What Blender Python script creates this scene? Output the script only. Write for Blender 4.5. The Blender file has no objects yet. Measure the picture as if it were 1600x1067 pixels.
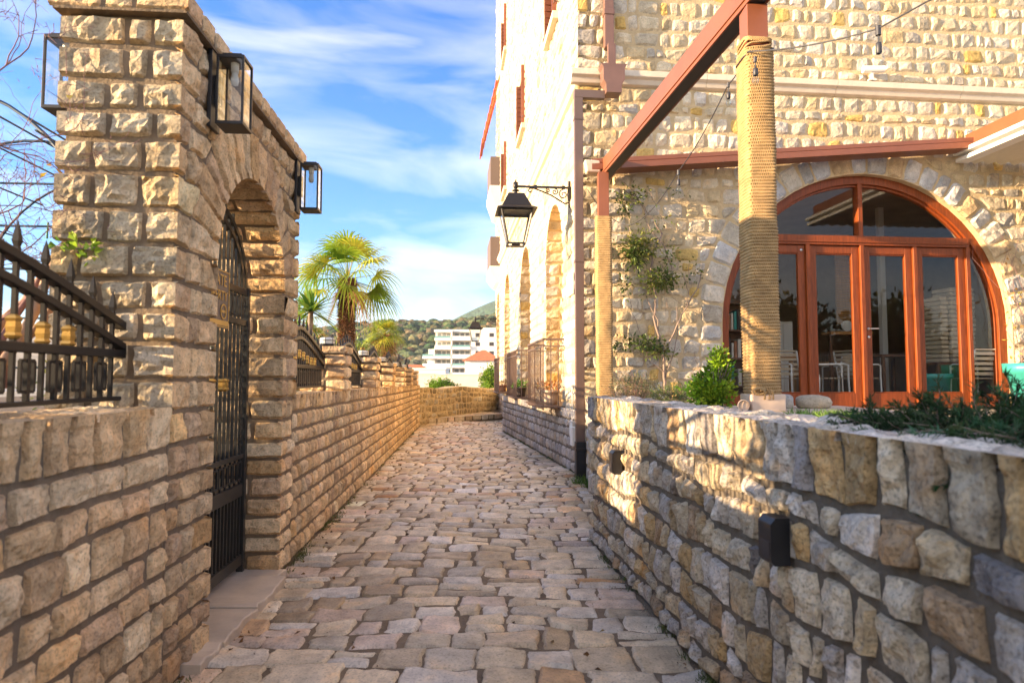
import bpy, math, random
import numpy as np
from mathutils import Vector, Matrix
R_ = math.radians
col = bpy.context.scene.collection
sc = bpy.context.scene

# ------------------------------------------------------------------ camera, sky, sun, exposure
EYE = 1.35
cam_d = bpy.data.cameras.new("camera"); cam = bpy.data.objects.new("camera", cam_d); col.objects.link(cam)
cam.location = (0, 0, EYE); cam.rotation_euler = (R_(90) + math.atan(56.5 / 1000), 0, 0)
cam_d.sensor_width = 36; cam_d.lens = 22.5; cam_d.clip_start = .05; cam_d.clip_end = 8000
cam_d.dof.use_dof = True; cam_d.dof.focus_distance = 7.0; cam_d.dof.aperture_fstop = 3.0
sc.camera = cam
SUN_H = Vector((1, .285, 0)).normalized(); SUN_EL = R_(9.6)
sun_d = bpy.data.lights.new("sun", 'SUN'); sun_d.energy = 4.7; sun_d.angle = R_(.55); sun_d.color = (1, .72, .43)
sun = bpy.data.objects.new("sun", sun_d); col.objects.link(sun)
sdir = Vector((SUN_H.x * math.cos(SUN_EL), SUN_H.y * math.cos(SUN_EL), -math.sin(SUN_EL)))
sun.rotation_euler = sdir.to_track_quat('-Z', 'Y').to_euler(); sun.location = (-20, -8, 12)
w = bpy.data.worlds.new("World"); sc.world = w; w.use_nodes = True
nt = w.node_tree; nt.nodes.clear()
N = nt.nodes.new; LK = nt.links.new
out = N('ShaderNodeOutputWorld'); bg = N('ShaderNodeBackground'); sky = N('ShaderNodeTexSky')
sky.sky_type = 'NISHITA'; sky.sun_disc = False; sky.sun_elevation = SUN_EL
sky.sun_rotation = math.atan2(-SUN_H.x, -SUN_H.y); sky.altitude = 0; sky.air_density = 1.0; sky.dust_density = 1.0; sky.ozone_density = 2.5
tc = N('ShaderNodeTexCoord'); mp = N('ShaderNodeMapping'); mp.inputs['Scale'].default_value = (1.0, 1.0, 3.6); mp.inputs['Rotation'].default_value = (0.2, .1, 3.3)
LK(tc.outputs['Generated'], mp.inputs['Vector'])
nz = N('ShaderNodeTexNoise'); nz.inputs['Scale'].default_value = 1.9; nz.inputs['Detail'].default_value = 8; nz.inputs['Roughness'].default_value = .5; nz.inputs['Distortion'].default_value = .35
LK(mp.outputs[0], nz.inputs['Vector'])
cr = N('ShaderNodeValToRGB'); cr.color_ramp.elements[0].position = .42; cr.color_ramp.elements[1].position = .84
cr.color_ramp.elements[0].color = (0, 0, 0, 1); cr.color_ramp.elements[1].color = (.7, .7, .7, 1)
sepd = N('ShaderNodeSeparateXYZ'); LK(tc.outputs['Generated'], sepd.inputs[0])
mad = N('ShaderNodeMath'); mad.operation = 'MULTIPLY_ADD'; mad.inputs[1].default_value = -.17; LK(sepd.outputs['Y'], mad.inputs[0]); LK(nz.outputs['Fac'], mad.inputs[2])   # extra cloud added behind the camera to brighten the shade
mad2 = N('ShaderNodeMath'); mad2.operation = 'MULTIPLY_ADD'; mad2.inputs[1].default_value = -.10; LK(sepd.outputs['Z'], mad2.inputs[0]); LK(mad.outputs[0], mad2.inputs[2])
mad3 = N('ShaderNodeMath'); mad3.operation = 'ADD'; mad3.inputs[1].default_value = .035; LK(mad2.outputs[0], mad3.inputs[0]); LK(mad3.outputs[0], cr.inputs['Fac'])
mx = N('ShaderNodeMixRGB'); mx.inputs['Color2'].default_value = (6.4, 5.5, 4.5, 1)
tint = N('ShaderNodeMixRGB'); tint.blend_type = 'MULTIPLY'; tint.inputs['Fac'].default_value = 1; tint.inputs['Color2'].default_value = (.40, .67, 1.0, 1)
tr = N('ShaderNodeValToRGB'); tr.color_ramp.elements[0].position = .0; tr.color_ramp.elements[0].color = (.56, .62, .74, 1); tr.color_ramp.elements[1].position = .5; tr.color_ramp.elements[1].color = (.13, .45, .82, 1)
e_ = tr.color_ramp.elements.new(.22); e_.color = (.25, .53, .82, 1)
LK(sepd.outputs['Z'], tr.inputs['Fac']); LK(tr.outputs[0], tint.inputs['Color2'])
n2 = N('ShaderNodeTexNoise'); n2.inputs['Scale'].default_value = 3.2; n2.inputs['Detail'].default_value = 6; n2.inputs['Distortion'].default_value = .5; LK(mp.outputs[0], n2.inputs['Vector'])
c2 = N('ShaderNodeMapRange'); c2.inputs['From Min'].default_value = .45; c2.inputs['From Max'].default_value = .8; c2.inputs['To Max'].default_value = .25; LK(n2.outputs['Fac'], c2.inputs['Value'])
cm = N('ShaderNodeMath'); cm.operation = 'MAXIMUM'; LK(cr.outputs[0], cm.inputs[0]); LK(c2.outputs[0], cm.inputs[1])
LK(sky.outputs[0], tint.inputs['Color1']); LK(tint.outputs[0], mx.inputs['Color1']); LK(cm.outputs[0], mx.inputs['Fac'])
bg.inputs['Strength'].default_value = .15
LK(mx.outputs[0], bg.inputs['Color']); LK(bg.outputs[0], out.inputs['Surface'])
sc.view_settings.view_transform = 'Standard'; sc.view_settings.look = 'None'; sc.view_settings.gamma = 1
sc.view_settings.exposure = 2.08
sc.cycles.max_bounces = 8; sc.cycles.diffuse_bounces = 4; sc.cycles.transparent_max_bounces = 16

# ------------------------------------------------------------------ frames: world, L (left wall), B (building), R (right wall)
FR = {None: (0.0, 0.0, 0.0), 'L': (-1.289, 0.0, math.atan2(.99734, -.07288)), 'B': (.945, 8.78, R_(5.5)), 'R': (1.166, 0.0, math.atan2(.996, -.092))}
def fpt(frame, p):
    ox, oy, a = FR[frame]; c, s = math.cos(a), math.sin(a)
    return Vector((ox + c * p[0] - s * p[1], oy + s * p[0] + c * p[1], p[2]))
def finv(frame, p):
    ox, oy, a = FR[frame]; c, s = math.cos(a), math.sin(a); x, y = p[0] - ox, p[1] - oy
    return (c * x + s * y, -s * x + c * y, p[2])
AT = {}
def props(o, label=None, cat=None, group=None, kind=None):
    if label: o['label'] = label
    if cat: o['category'] = cat
    if group: o['group'] = group
    if kind: o['kind'] = kind
    return o
def thing(name, label, cat, at=(0, 0, 0), frame=None, group=None):
    o = bpy.data.objects.new(name, None); col.objects.link(o); o.empty_display_size = .1
    o.location = fpt(frame, at); o.rotation_euler = (0, 0, FR[frame][2]); AT[o.name] = np.array(at, float)
    return props(o, label, cat, group)

# ------------------------------------------------------------------ noise
def _h(ix, iy, iz, seed):
    with np.errstate(over='ignore'):
        n = (ix.astype(np.int64) * 374761393 + iy.astype(np.int64) * 668265263 + iz.astype(np.int64) * 2147483647 + seed * 974634777)
        n = (n ^ (n >> 13)) * 1274126177 & 0xFFFFFFFF
        n = (n ^ (n >> 16)) * 2246822519 & 0xFFFFFFFF
        return ((n ^ (n >> 15)) & 0xFFFF) / 65535.0
def vn(p, seed=0):
    i = np.floor(p).astype(np.int64); f = p - i; f = f * f * (3 - 2 * f)
    r = 0
    for dx in (0, 1):
        for dy in (0, 1):
            for dz in (0, 1):
                wgt = (f[..., 0] if dx else 1 - f[..., 0]) * (f[..., 1] if dy else 1 - f[..., 1]) * (f[..., 2] if dz else 1 - f[..., 2])
                r = r + wgt * _h(i[..., 0] + dx, i[..., 1] + dy, i[..., 2] + dz, seed)
    return r * 2 - 1
def fbm(p, o=3, seed=0):
    r = 0; a = 1; t = 0
    for k in range(o):
        r = r + a * vn(p * 2.03 ** k, seed + k); t += a; a *= .5
    return r / t
def ridge(p, o=2, seed=0):
    r = 0; a = 1; t = 0
    for k in range(o):
        r = r + a * (1 - 2 * np.abs(vn(p * 2.1 ** k, seed + k))); t += a; a *= .5
    return r / t

# ------------------------------------------------------------------ mesh builder
class MB:
    def __init__(s): s.V = []; s.C = []; s.F = []; s.n = 0
    def add(s, V, F, mi=0, c=(.5, .5, .5), smooth=False):
        V = np.asarray(V, float).reshape(-1, 3); F = np.asarray(F, int)
        C = np.asarray(c, float)
        if C.ndim == 1: C = np.tile(C[:3], (len(V), 1))
        s.V.append(V); s.C.append(C); s.F.append((F + s.n, mi, smooth)); s.n += len(V); return s
    def box(s, a, b, mi=0, c=(.5, .5, .5)):
        x0, y0, z0 = a; x1, y1, z1 = b
        V = [(x0, y0, z0), (x1, y0, z0), (x1, y1, z0), (x0, y1, z0), (x0, y0, z1), (x1, y0, z1), (x1, y1, z1), (x0, y1, z1)]
        return s.add(V, [(0, 3, 2, 1), (4, 5, 6, 7), (0, 1, 5, 4), (1, 2, 6, 5), (2, 3, 7, 6), (3, 0, 4, 7)], mi, c)
    def quad(s, a, b, c_, d, mi=0, c=(.5, .5, .5)): return s.add([a, b, c_, d], [(0, 1, 2, 3)], mi, c)
    def bar(s, p, q, wx, wy, mi=0, up=(0, 0, 1), c=(.5, .5, .5)):
        p = np.array(p, float); q = np.array(q, float); d = q - p; d /= np.linalg.norm(d) + 1e-9; up = np.array(up, float)
        x = np.cross(d, up)
        if np.linalg.norm(x) < 1e-4: x = np.array([1., 0, 0])
        x /= np.linalg.norm(x); y = np.cross(x, d)
        V = [e + x * sx * wx / 2 + y * sy * wy / 2 for e in (p, q) for sx, sy in ((-1, -1), (1, -1), (1, 1), (-1, 1))]
        return s.add(V, [(0, 1, 2, 3), (7, 6, 5, 4), (0, 4, 5, 1), (1, 5, 6, 2), (2, 6, 7, 3), (3, 7, 4, 0)], mi, c)
    def tube(s, P, r, sides=8, mi=0, c=(.5, .5, .5), cap=True, smooth=True):
        P = np.asarray(P, float); k = len(P); r = np.broadcast_to(np.asarray(r, float), (k,))
        T = np.gradient(P, axis=0); T /= np.linalg.norm(T, axis=1)[:, None] + 1e-9
        ref = np.array([0, 0, 1.]) if abs(T[0][2]) < .9 else np.array([1., 0, 0])
        x = np.cross(T[0], ref); x /= np.linalg.norm(x); an = np.arange(sides) * 2 * np.pi / sides; rings = []
        for i in range(k):
            x = x - T[i] * np.dot(x, T[i]); x /= np.linalg.norm(x) + 1e-9; y = np.cross(T[i], x)
            rings.append(P[i] + r[i] * (np.cos(an)[:, None] * x + np.sin(an)[:, None] * y))
        V = np.concatenate(rings); F = []
        for i in range(k - 1):
            for j in range(sides):
                j2 = (j + 1) % sides; F.append((i * sides + j, i * sides + j2, (i + 1) * sides + j2, (i + 1) * sides + j))
        s.add(V, F, mi, c, smooth)
        if cap:
            for rr, fl in ((rings[0], True), (rings[-1], False)):
                m = rr.mean(0); Vc = np.vstack([rr, m]); Fc = [((j + 1) % sides, j, sides) if fl else (j, (j + 1) % sides, sides) for j in range(sides)]
                s.add(Vc, Fc, mi, c, False)
        return s
    def lathe(s, prof, ctr=(0, 0, 0), sides=20, mi=0, c=(.5, .5, .5), smooth=True, phase=0.0):
        an = np.arange(sides) * 2 * np.pi / sides + phase; V = []; ctr = np.array(ctr, float)
        for r, z in prof: V.append(np.stack([r * np.cos(an), r * np.sin(an), np.full(sides, z)], 1) + ctr)
        V = np.concatenate(V); F = []
        for i in range(len(prof) - 1):
            for j in range(sides):
                j2 = (j + 1) % sides; F.append((i * sides + j, i * sides + j2, (i + 1) * sides + j2, (i + 1) * sides + j))
        return s.add(V, F, mi, c, smooth)
    def prism(s, poly, y0, y1, mi=0, axes=(0, 2, 1), c=(.5, .5, .5)):
        """poly: (a, b) points; a on axes[0], b on axes[1], extruded along axes[2]"""
        n = len(poly); V = np.zeros((2 * n, 3))
        for i, (a, b) in enumerate(poly):
            for k, y in enumerate((y0, y1)): V[k * n + i][axes[0]] = a; V[k * n + i][axes[1]] = b; V[k * n + i][axes[2]] = y
        s.add(V, [(i, (i + 1) % n, n + (i + 1) % n, n + i) for i in range(n)], mi, c)
        s.add(V[:n], [tuple(range(n))], mi, c); s.add(V[n:], [tuple(reversed(range(n)))], mi, c); return s
    def strips(s, P, S, W, mi=0, c=None):
        """P (n,k,3) centre lines, S (n,3) side vectors, W (k,) half widths"""
        n, k, _ = P.shape; W = np.broadcast_to(W, (n, k)) if np.ndim(W) < 2 else W
        V = np.stack([P - S[:, None] * W[..., None], P + S[:, None] * W[..., None]], 2).reshape(-1, 3)
        b = (np.arange(n) * 2 * k)[:, None]; i = np.arange(k - 1)[None] * 2
        F = np.stack([b + i, b + i + 1, b + i + 3, b + i + 2], -1).reshape(-1, 4)
        C = np.repeat(c, 2 * k, 0) if c is not None and np.ndim(c) == 2 else (c if c is not None else (.5, .5, .5))
        return s.add(V, F, mi, C, True)
    def leaves(s, P, D, L, Wd, rng, mi=0, c=None, fold=.25):
        n = len(P); D = D / (np.linalg.norm(D, axis=1)[:, None] + 1e-9); Rn = rng.normal(size=(n, 3)); S = np.cross(D, Rn); S /= np.linalg.norm(S, axis=1)[:, None] + 1e-9
        Nn = np.cross(D, S); L = np.broadcast_to(L, (n,))[:, None]; Wd = np.broadcast_to(Wd, (n,))[:, None]
        m = P + D * L * .45 
        V = np.stack([P, m + S * Wd / 2 + Nn * Wd * fold, P + D * L - Nn * L * .12, m - S * Wd / 2 + Nn * Wd * fold], 1).reshape(-1, 3)
        b = np.arange(n)[:, None] * 4; F = np.concatenate([b + [0, 1, 2], b + [0, 2, 3]])
        C = np.repeat(c, 4, 0) if c is not None and np.ndim(c) == 2 else (c if c is not None else (.5, .5, .5))
        return s.add(V, F, mi, C, False)
    def build(s, name, mats, parent=None, at=None, bevel=0, label=None):
        V = np.concatenate(s.V); off = AT[parent.name] if parent is not None else np.array(at if at is not None else (0, 0, 0), float)
        V = V - off; me = bpy.data.meshes.new(name); me.vertices.add(len(V)); me.vertices.foreach_set('co', V.astype(np.float32).ravel())
        ls, li, mi, sm = [], [], [], []; cur = 0
        for F, m, smo in s.F:
            k = F.shape[1]; li.append(F.ravel()); ls.append(cur + np.arange(len(F)) * k); cur += F.size; mi.append(np.full(len(F), m)); sm.append(np.full(len(F), smo))
        li = np.concatenate(li); ls = np.concatenate(ls); mi = np.concatenate(mi); sm = np.concatenate(sm)
        me.loops.add(len(li)); me.loops.foreach_set('vertex_index', li.astype(np.int32)); me.polygons.add(len(ls)); me.polygons.foreach_set('loop_start', ls.astype(np.int32))
        me.polygons.foreach_set('material_index', mi.astype(np.int32)); me.polygons.foreach_set('use_smooth', sm.astype(bool))
        me.update(calc_edges=True)
        at_ = me.attributes.new('Col', 'FLOAT_COLOR', 'POINT'); Cc = np.concatenate(s.C); at_.data.foreach_set('color', np.hstack([Cc, np.ones((len(Cc), 1))]).astype(np.float32).ravel())
        for m in (mats if isinstance(mats, (list, tuple)) else [mats]): me.materials.append(m)
        o = bpy.data.objects.new(name, me); col.objects.link(o)
        if parent is not None:
            o.parent = parent; AT[o.name] = AT[parent.name]
        if bevel:
            b = o.modifiers.new('bevel', 'BEVEL'); b.width = bevel; b.segments = 2; b.limit_method = 'ANGLE'
        if label: o['label'] = label
        return o
def solo(mb, name, mats, label, cat, at=(0, 0, 0), frame=None, group=None, kind=None, bevel=0):
    o = mb.build(name, mats, None, at, bevel); o.location = fpt(frame, at); o.rotation_euler = (0, 0, FR[frame][2]); AT[o.name] = np.array(at, float)
    return props(o, label, cat, group, kind)
def copy_tree(o, parent=None):
    c = o.copy(); col.objects.link(c)
    if parent is not None: c.parent = parent
    for ch in [x for x in KIDS.get(o.name, o.children)]: copy_tree(ch, c)
    return c
KIDS = {}

# ------------------------------------------------------------------ materials
def mat(name, base=(.5, .5, .5), rough=.6, metal=0.0, bump=0, bscale=40, var=0, vscale=5, attr=False, spec=None, coat=0, bd=.01, detail=6, stretch=None, transl=0, emis=None):
    m = bpy.data.materials.new(name); m.use_nodes = True; t = m.node_tree; b = t.nodes['Principled BSDF']; n = t.nodes.new; l = t.links.new
    b.inputs['Roughness'].default_value = rough; b.inputs['Metallic'].default_value = metal
    if spec is not None: b.inputs['Specular IOR Level'].default_value = spec
    if coat: b.inputs['Coat Weight'].default_value = coat; b.inputs['Coat Roughness'].default_value = .15
    co = n('ShaderNodeTexCoord'); vec = co.outputs['Object']
    if stretch:
        mp = n('ShaderNodeMapping'); mp.inputs['Scale'].default_value = stretch; l(vec, mp.inputs['Vector']); vec = mp.outputs[0]
    if attr:
        a = n('ShaderNodeAttribute'); a.attribute_name = 'Col'; c = a.outputs['Color']
    else:
        a = n('ShaderNodeRGB'); a.outputs[0].default_value = (*base, 1); c = a.outputs[0]
    if var:
        nz = n('ShaderNodeTexNoise'); nz.inputs['Scale'].default_value = vscale; nz.inputs['Detail'].default_value = detail; nz.inputs['Roughness'].default_value = .65; l(vec, nz.inputs['Vector'])
        mr = n('ShaderNodeMapRange'); mr.inputs['From Min'].default_value = .3; mr.inputs['From Max'].default_value = .7; mr.inputs['To Min'].default_value = 1 - var; mr.inputs['To Max'].default_value = 1 + var * .7
        l(nz.outputs['Fac'], mr.inputs['Value']); mm = n('ShaderNodeVectorMath'); mm.operation = 'SCALE'; l(c, mm.inputs[0]); l(mr.outputs[0], mm.inputs['Scale']); c = mm.outputs[0]
    l(c, b.inputs['Base Color'])
    if bump:
        nb = n('ShaderNodeTexNoise'); nb.inputs['Scale'].default_value = bscale; nb.inputs['Detail'].default_value = 7; nb.inputs['Roughness'].default_value = .6; l(vec, nb.inputs['Vector'])
        bp = n('ShaderNodeBump'); bp.inputs['Strength'].default_value = bump; bp.inputs['Distance'].default_value = bd; l(nb.outputs['Fac'], bp.inputs['Height']); l(bp.outputs[0], b.inputs['Normal'])
    if transl:
        tr = n('ShaderNodeBsdfTranslucent'); l(c, tr.inputs['Color']); mxs = n('ShaderNodeMixShader'); mxs.inputs[0].default_value = transl
        l(b.outputs[0], mxs.inputs[1]); l(tr.outputs[0], mxs.inputs[2]); l(mxs.outputs[0], t.nodes['Material Output'].inputs['Surface'])
    if emis: b.inputs['Emission Color'].default_value = (*emis[:3], 1); b.inputs['Emission Strength'].default_value = emis[3]
    return m
def stone_mat(name, rough=.85, var=.28, vscale=9, bump=.55, bscale=28, pits=.35, spec=.25, spots=None, bd=.02, ridg=.8, rsc=11):
    m = mat(name, rough=rough, var=var, vscale=vscale, attr=True, bump=bump, bscale=bscale, spec=spec, bd=bd)
    t = m.node_tree; n = t.nodes.new; l = t.links.new; b = t.nodes['Principled BSDF']
    src = b.inputs['Base Color'].links[0].from_socket; co = n('ShaderNodeTexCoord')
    vz = n('ShaderNodeTexNoise'); vz.inputs['Scale'].default_value = 85; vz.inputs['Detail'].default_value = 3; l(co.outputs['Object'], vz.inputs['Vector'])
    r = n('ShaderNodeMapRange'); r.inputs['From Min'].default_value = .3; r.inputs['From Max'].default_value = .5; r.inputs['To Min'].default_value = 1 - pits; r.inputs['To Max'].default_value = 1.0; l(vz.outputs['Fac'], r.inputs['Value'])
    sm = n('ShaderNodeVectorMath'); sm.operation = 'SCALE'; l(src, sm.inputs[0]); l(r.outputs[0], sm.inputs['Scale']); c = sm.outputs[0]
    gn = n('ShaderNodeTexNoise'); gn.inputs['Scale'].default_value = 140; gn.inputs['Detail'].default_value = 4; l(co.outputs['Object'], gn.inputs['Vector']); gb = n('ShaderNodeBump'); gb.inputs['Strength'].default_value = .5; gb.inputs['Distance'].default_value = .004; l(gn.outputs['Fac'], gb.inputs['Height'])
    if ridg:
        rn = n('ShaderNodeTexNoise'); rn.noise_type = 'RIDGED_MULTIFRACTAL'; rn.inputs['Scale'].default_value = rsc; rn.inputs['Detail'].default_value = 4; rn.inputs['Distortion'].default_value = .6; l(co.outputs['Object'], rn.inputs['Vector'])
        b2 = n('ShaderNodeBump'); b2.inputs['Strength'].default_value = ridg; b2.inputs['Distance'].default_value = .02; l(rn.outputs['Fac'], b2.inputs['Height']); l(gb.outputs[0], b2.inputs['Normal']); l(b2.outputs[0], b.inputs['Normal'].links[0].from_node.inputs['Normal'])
    lf = n('ShaderNodeTexNoise'); lf.inputs['Scale'].default_value = 1.1; lf.inputs['Detail'].default_value = 6; lf.inputs['Roughness'].default_value = .65; lm = n('ShaderNodeMapping'); lm.inputs['Scale'].default_value = (1.6, 1.6, .5); l(co.outputs['Object'], lm.inputs['Vector']); l(lm.outputs[0], lf.inputs['Vector'])
    lr = n('ShaderNodeMapRange'); lr.inputs['From Min'].default_value = .35; lr.inputs['From Max'].default_value = .65; lr.inputs['To Min'].default_value = .72; lr.inputs['To Max'].default_value = 1.14; l(lf.outputs['Fac'], lr.inputs['Value'])
    ls_ = n('ShaderNodeVectorMath'); ls_.operation = 'SCALE'; l(c, ls_.inputs[0]); l(lr.outputs[0], ls_.inputs['Scale']); c = ls_.outputs[0]
    # warm iron staining inside the stone
    v2 = n('ShaderNodeTexNoise'); v2.inputs['Scale'].default_value = 4.5; v2.inputs['Detail'].default_value = 5; l(co.outputs['Object'], v2.inputs['Vector'])
    r2 = n('ShaderNodeMapRange'); r2.inputs['From Min'].default_value = .56; r2.inputs['From Max'].default_value = .72; r2.inputs['To Max'].default_value = .55 if spots is None else spots[3]; l(v2.outputs['Fac'], r2.inputs['Value'])
    mx = n('ShaderNodeMixRGB'); mx.blend_type = 'MULTIPLY'; mx.inputs['Color2'].default_value = (1.0, .78, .5, 1) if spots is None else (*spots[:3], 1); l(r2.outputs[0], mx.inputs['Fac']); l(c, mx.inputs['Color1']); l(mx.outputs[0], b.inputs['Base Color'])
    return m
M = {}
M['lstone'] = stone_mat('warm_limestone', rough=.84, bump=.7, var=.34, vscale=11, pits=.42)
M['fstone'] = stone_mat('cream_limestone', rough=.88, bump=.7, bscale=22)
M['rstone'] = stone_mat('rubble_stone', rough=.8, bump=.9, bscale=30, var=.42, vscale=13, spots=(.95, .68, .42, .8), ridg=1.0, rsc=13, pits=.5)
M['cobble'] = stone_mat('worn_cobble', rough=.5, bump=.35, bscale=26, var=.32, vscale=9, pits=.35, spec=.35, bd=.012, ridg=.35, rsc=7)
M['lmortar'] = mat('brown_mortar', (.20, .145, .09), .95, bump=.8, bscale=45, var=.3, vscale=6)
M['fmortar'] = mat('sandy_mortar', (.52, .39, .22), .95, bump=.8, bscale=30, var=.25, vscale=5, bd=.02)
M['rmortar'] = mat('grey_mortar', (.16, .13, .095), .95, bump=.9, bscale=40, var=.35, vscale=7, bd=.02)
M['pmortar'] = mat('path_joint_earth', (.19, .14, .088), .9, bump=.9, bscale=30, var=.5, vscale=3, bd=.02)
M['iron'] = mat('black_wrought_iron', (.018, .017, .018), .42, .35, bump=.15, bscale=60, bd=.003)
M['gateiron'] = mat('skylit_gate_iron', (.055, .055, .05), .36, .5, bump=.15, bscale=60, bd=.003)  # paler than the fence iron: sky light on the gate put into the base colour
M['blackpaint'] = mat('black_powder_coat', (.02, .02, .022), .45, .2)
M['gold'] = mat('aged_gold_paint', (.48, .30, .08), .42, .75, bump=.2, bscale=90, bd=.003)
M['brown'] = mat('red_brown_painted_metal', (.21, .068, .030), .42, .0, var=.12, vscale=3, spec=.5)
M['darkbrown'] = mat('dark_brown_gutter', (.16, .085, .065), .45, .0, var=.12, vscale=4)
M['pipe'] = mat('grey_brown_downpipe', (.13, .085, .068), .45, .1, var=.12, vscale=3)
M['under'] = mat('dark_channel', (.05, .045, .042), .6)
M['wood'] = mat('varnished_red_wood', (.22, .048, .010), .45, 0, var=.4, vscale=6, stretch=(9, 9, .8), bump=.15, bscale=9, coat=.0, spec=.3, bd=.003)
M['pinewood'] = mat('orange_wood', (.50, .24, .07), .5, 0, var=.25, vscale=5, stretch=(6, 6, 1))
M['darkwood'] = mat('dark_furniture_wood', (.16, .07, .03), .5, var=.3, vscale=6)
M['white'] = mat('white_painted_metal', (.75, .74, .70), .4)
M['plaster'] = mat('white_plaster', (.74, .70, .62), .9, var=.08, vscale=.6)
M['cream'] = mat('cream_cut_stone', (.66, .56, .43), .8, bump=.3, bscale=25, var=.12, vscale=4)
M['fabric'] = mat('cream_awning_fabric', (.72, .66, .52), .7, var=.06)
M['cushion'] = mat('beige_cushion_fabric', (.50, .41, .29), .95, bump=.4, bscale=120, var=.12, vscale=8, bd=.004)
M['teal'] = mat('teal_glazed_plastic', (.04, .30, .27), .35)
M['terra'] = mat('terracotta', (.42, .2, .11), .8, var=.2, bump=.2)
M['clay'] = mat('pale_clay', (.62, .46, .33), .7, var=.15)
M['darkpot'] = mat('dark_pot', (.05, .035, .03), .6)
M['tile'] = mat('orange_roof_tile', (.48, .16, .06), .8, var=.25, vscale=2, bump=.4, bscale=5, bd=.05)
M['soil'] = mat('garden_soil', (.12, .085, .05), .95, bump=.9, bscale=25, var=.4, vscale=4, bd=.03)
M['paving'] = mat('terrace_paving', (.40, .32, .24), .75, bump=.4, bscale=15, var=.25, vscale=3)
M['marble'] = mat('pale_worn_marble', (.52, .43, .33), .5, bump=.3, bscale=14, var=.2, vscale=5)
M['interior'] = mat('interior_wall', (.42, .27, .15), .9, var=.2, vscale=2)
M['intfloor'] = mat('interior_floor', (.34, .22, .13), .5, var=.2, vscale=3)
M['chrome'] = mat('brushed_steel', (.6, .6, .6), .3, .9)
M['ceramic'] = mat('white_ceramic', (.7, .68, .62), .3)
M['screen'] = mat('dark_balcony_screen', (.12, .09, .08), .7)
M['orangemetal'] = mat('orange_awning_slats', (.50, .13, .05), .6)
M['dark'] = mat('dark_opening', (.035, .03, .03), .6)
M['fardark'] = mat('far_window_glass', (.20, .21, .20), .3)
M['tealglass'] = mat('teal_balcony_glass', (.16, .33, .31), .15)
M['bark'] = mat('grey_bark', (.26, .19, .15), .9, bump=.7, bscale=20, var=.3, vscale=10)
M['twig'] = mat('purple_brown_twig', (.24, .13, .12), .85, var=.3, vscale=12)
M['tanbark'] = mat('tan_bark', (.42, .27, .18), .9, bump=.6, bscale=22, var=.3, vscale=9)
M['leaf'] = mat('leaf', rough=.5, attr=True, transl=.35, spec=.4)
M['petal'] = mat('dry_leaf', rough=.8, attr=True, transl=.3)
M['juniper'] = mat('dark_needles', rough=.75, attr=True, transl=.15, spec=.2)
M['fibre'] = mat('palm_fibre', rough=.95, attr=True)
M['grass'] = mat('grass_blades', rough=.6, attr=True, transl=.4)
M['wire'] = mat('blue_green_wire', (.02, .05, .09), .5)
M['tie'] = mat('green_tie', (.03, .22, .12), .6)
M['cable'] = mat('black_rubber_cable', (.03, .03, .035), .5)
M['ground'] = mat('dry_ground', (.34, .28, .19), .95, var=.35, vscale=.05, bump=.3, bscale=.5)
M['render'] = mat('pale_render_wall', (.62, .54, .42), .9, var=.15, vscale=.4)
M['asphalt'] = mat('worn_concrete', (.4, .36, .3), .9, var=.2, vscale=.5)
def glass_mat(name, tint=(.93, .95, .93), ior=1.45, rough=0.0):
    m = bpy.data.materials.new(name); m.use_nodes = True; t = m.node_tree; t.nodes.clear(); n = t.nodes.new; l = t.links.new
    o = n('ShaderNodeOutputMaterial'); a = n('ShaderNodeBsdfTransparent'); a.inputs[0].default_value = (*tint, 1); g = n('ShaderNodeBsdfGlossy'); g.inputs['Roughness'].default_value = rough
    lw = n('ShaderNodeLayerWeight'); lw.inputs[0].default_value = .5; pw = n('ShaderNodeMath'); pw.operation = 'POWER'; pw.inputs[1].default_value = 4.0; l(lw.outputs['Facing'], pw.inputs[0])
    f = n('ShaderNodeMath'); f.operation = 'MULTIPLY_ADD'; f.inputs[1].default_value = .9; f.inputs[2].default_value = ((ior - 1) / (ior + 1)) ** 2 * 1.7; l(pw.outputs[0], f.inputs[0]); mx = n('ShaderNodeMixShader'); l(f.outputs[0], mx.inputs[0]); l(a.outputs[0], mx.inputs[1]); l(g.outputs[0], mx.inputs[2]); l(mx.outputs[0], o.inputs[0]); return m
M['glass'] = glass_mat('clear_glass')
M['doorglass'] = glass_mat('door_glass', (.94, .94, .90), 1.36)
M['frost'] = mat('frosted_lamp_glass', (.72, .72, .68), .25, transl=.4)
# rope: fine slanted strands
def rope_mat():
    m = mat('jute_rope', (.44, .28, .12), .95, var=.3, vscale=14); t = m.node_tree; n = t.nodes.new; l = t.links.new; b = t.nodes['Principled BSDF']
    co = n('ShaderNodeTexCoord'); wv = n('ShaderNodeTexWave'); wv.wave_type = 'BANDS'; wv.bands_direction = 'DIAGONAL'; wv.inputs['Scale'].default_value = 42; wv.inputs['Distortion'].default_value = 1.5
    l(co.outputs['Object'], wv.inputs['Vector']); bp = n('ShaderNodeBump'); bp.inputs['Strength'].default_value = .7; bp.inputs['Distance'].default_value = .006; l(wv.outputs['Fac'], bp.inputs['Height']); l(bp.outputs[0], b.inputs['Normal']); return m
M['rope'] = rope_mat()

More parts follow.
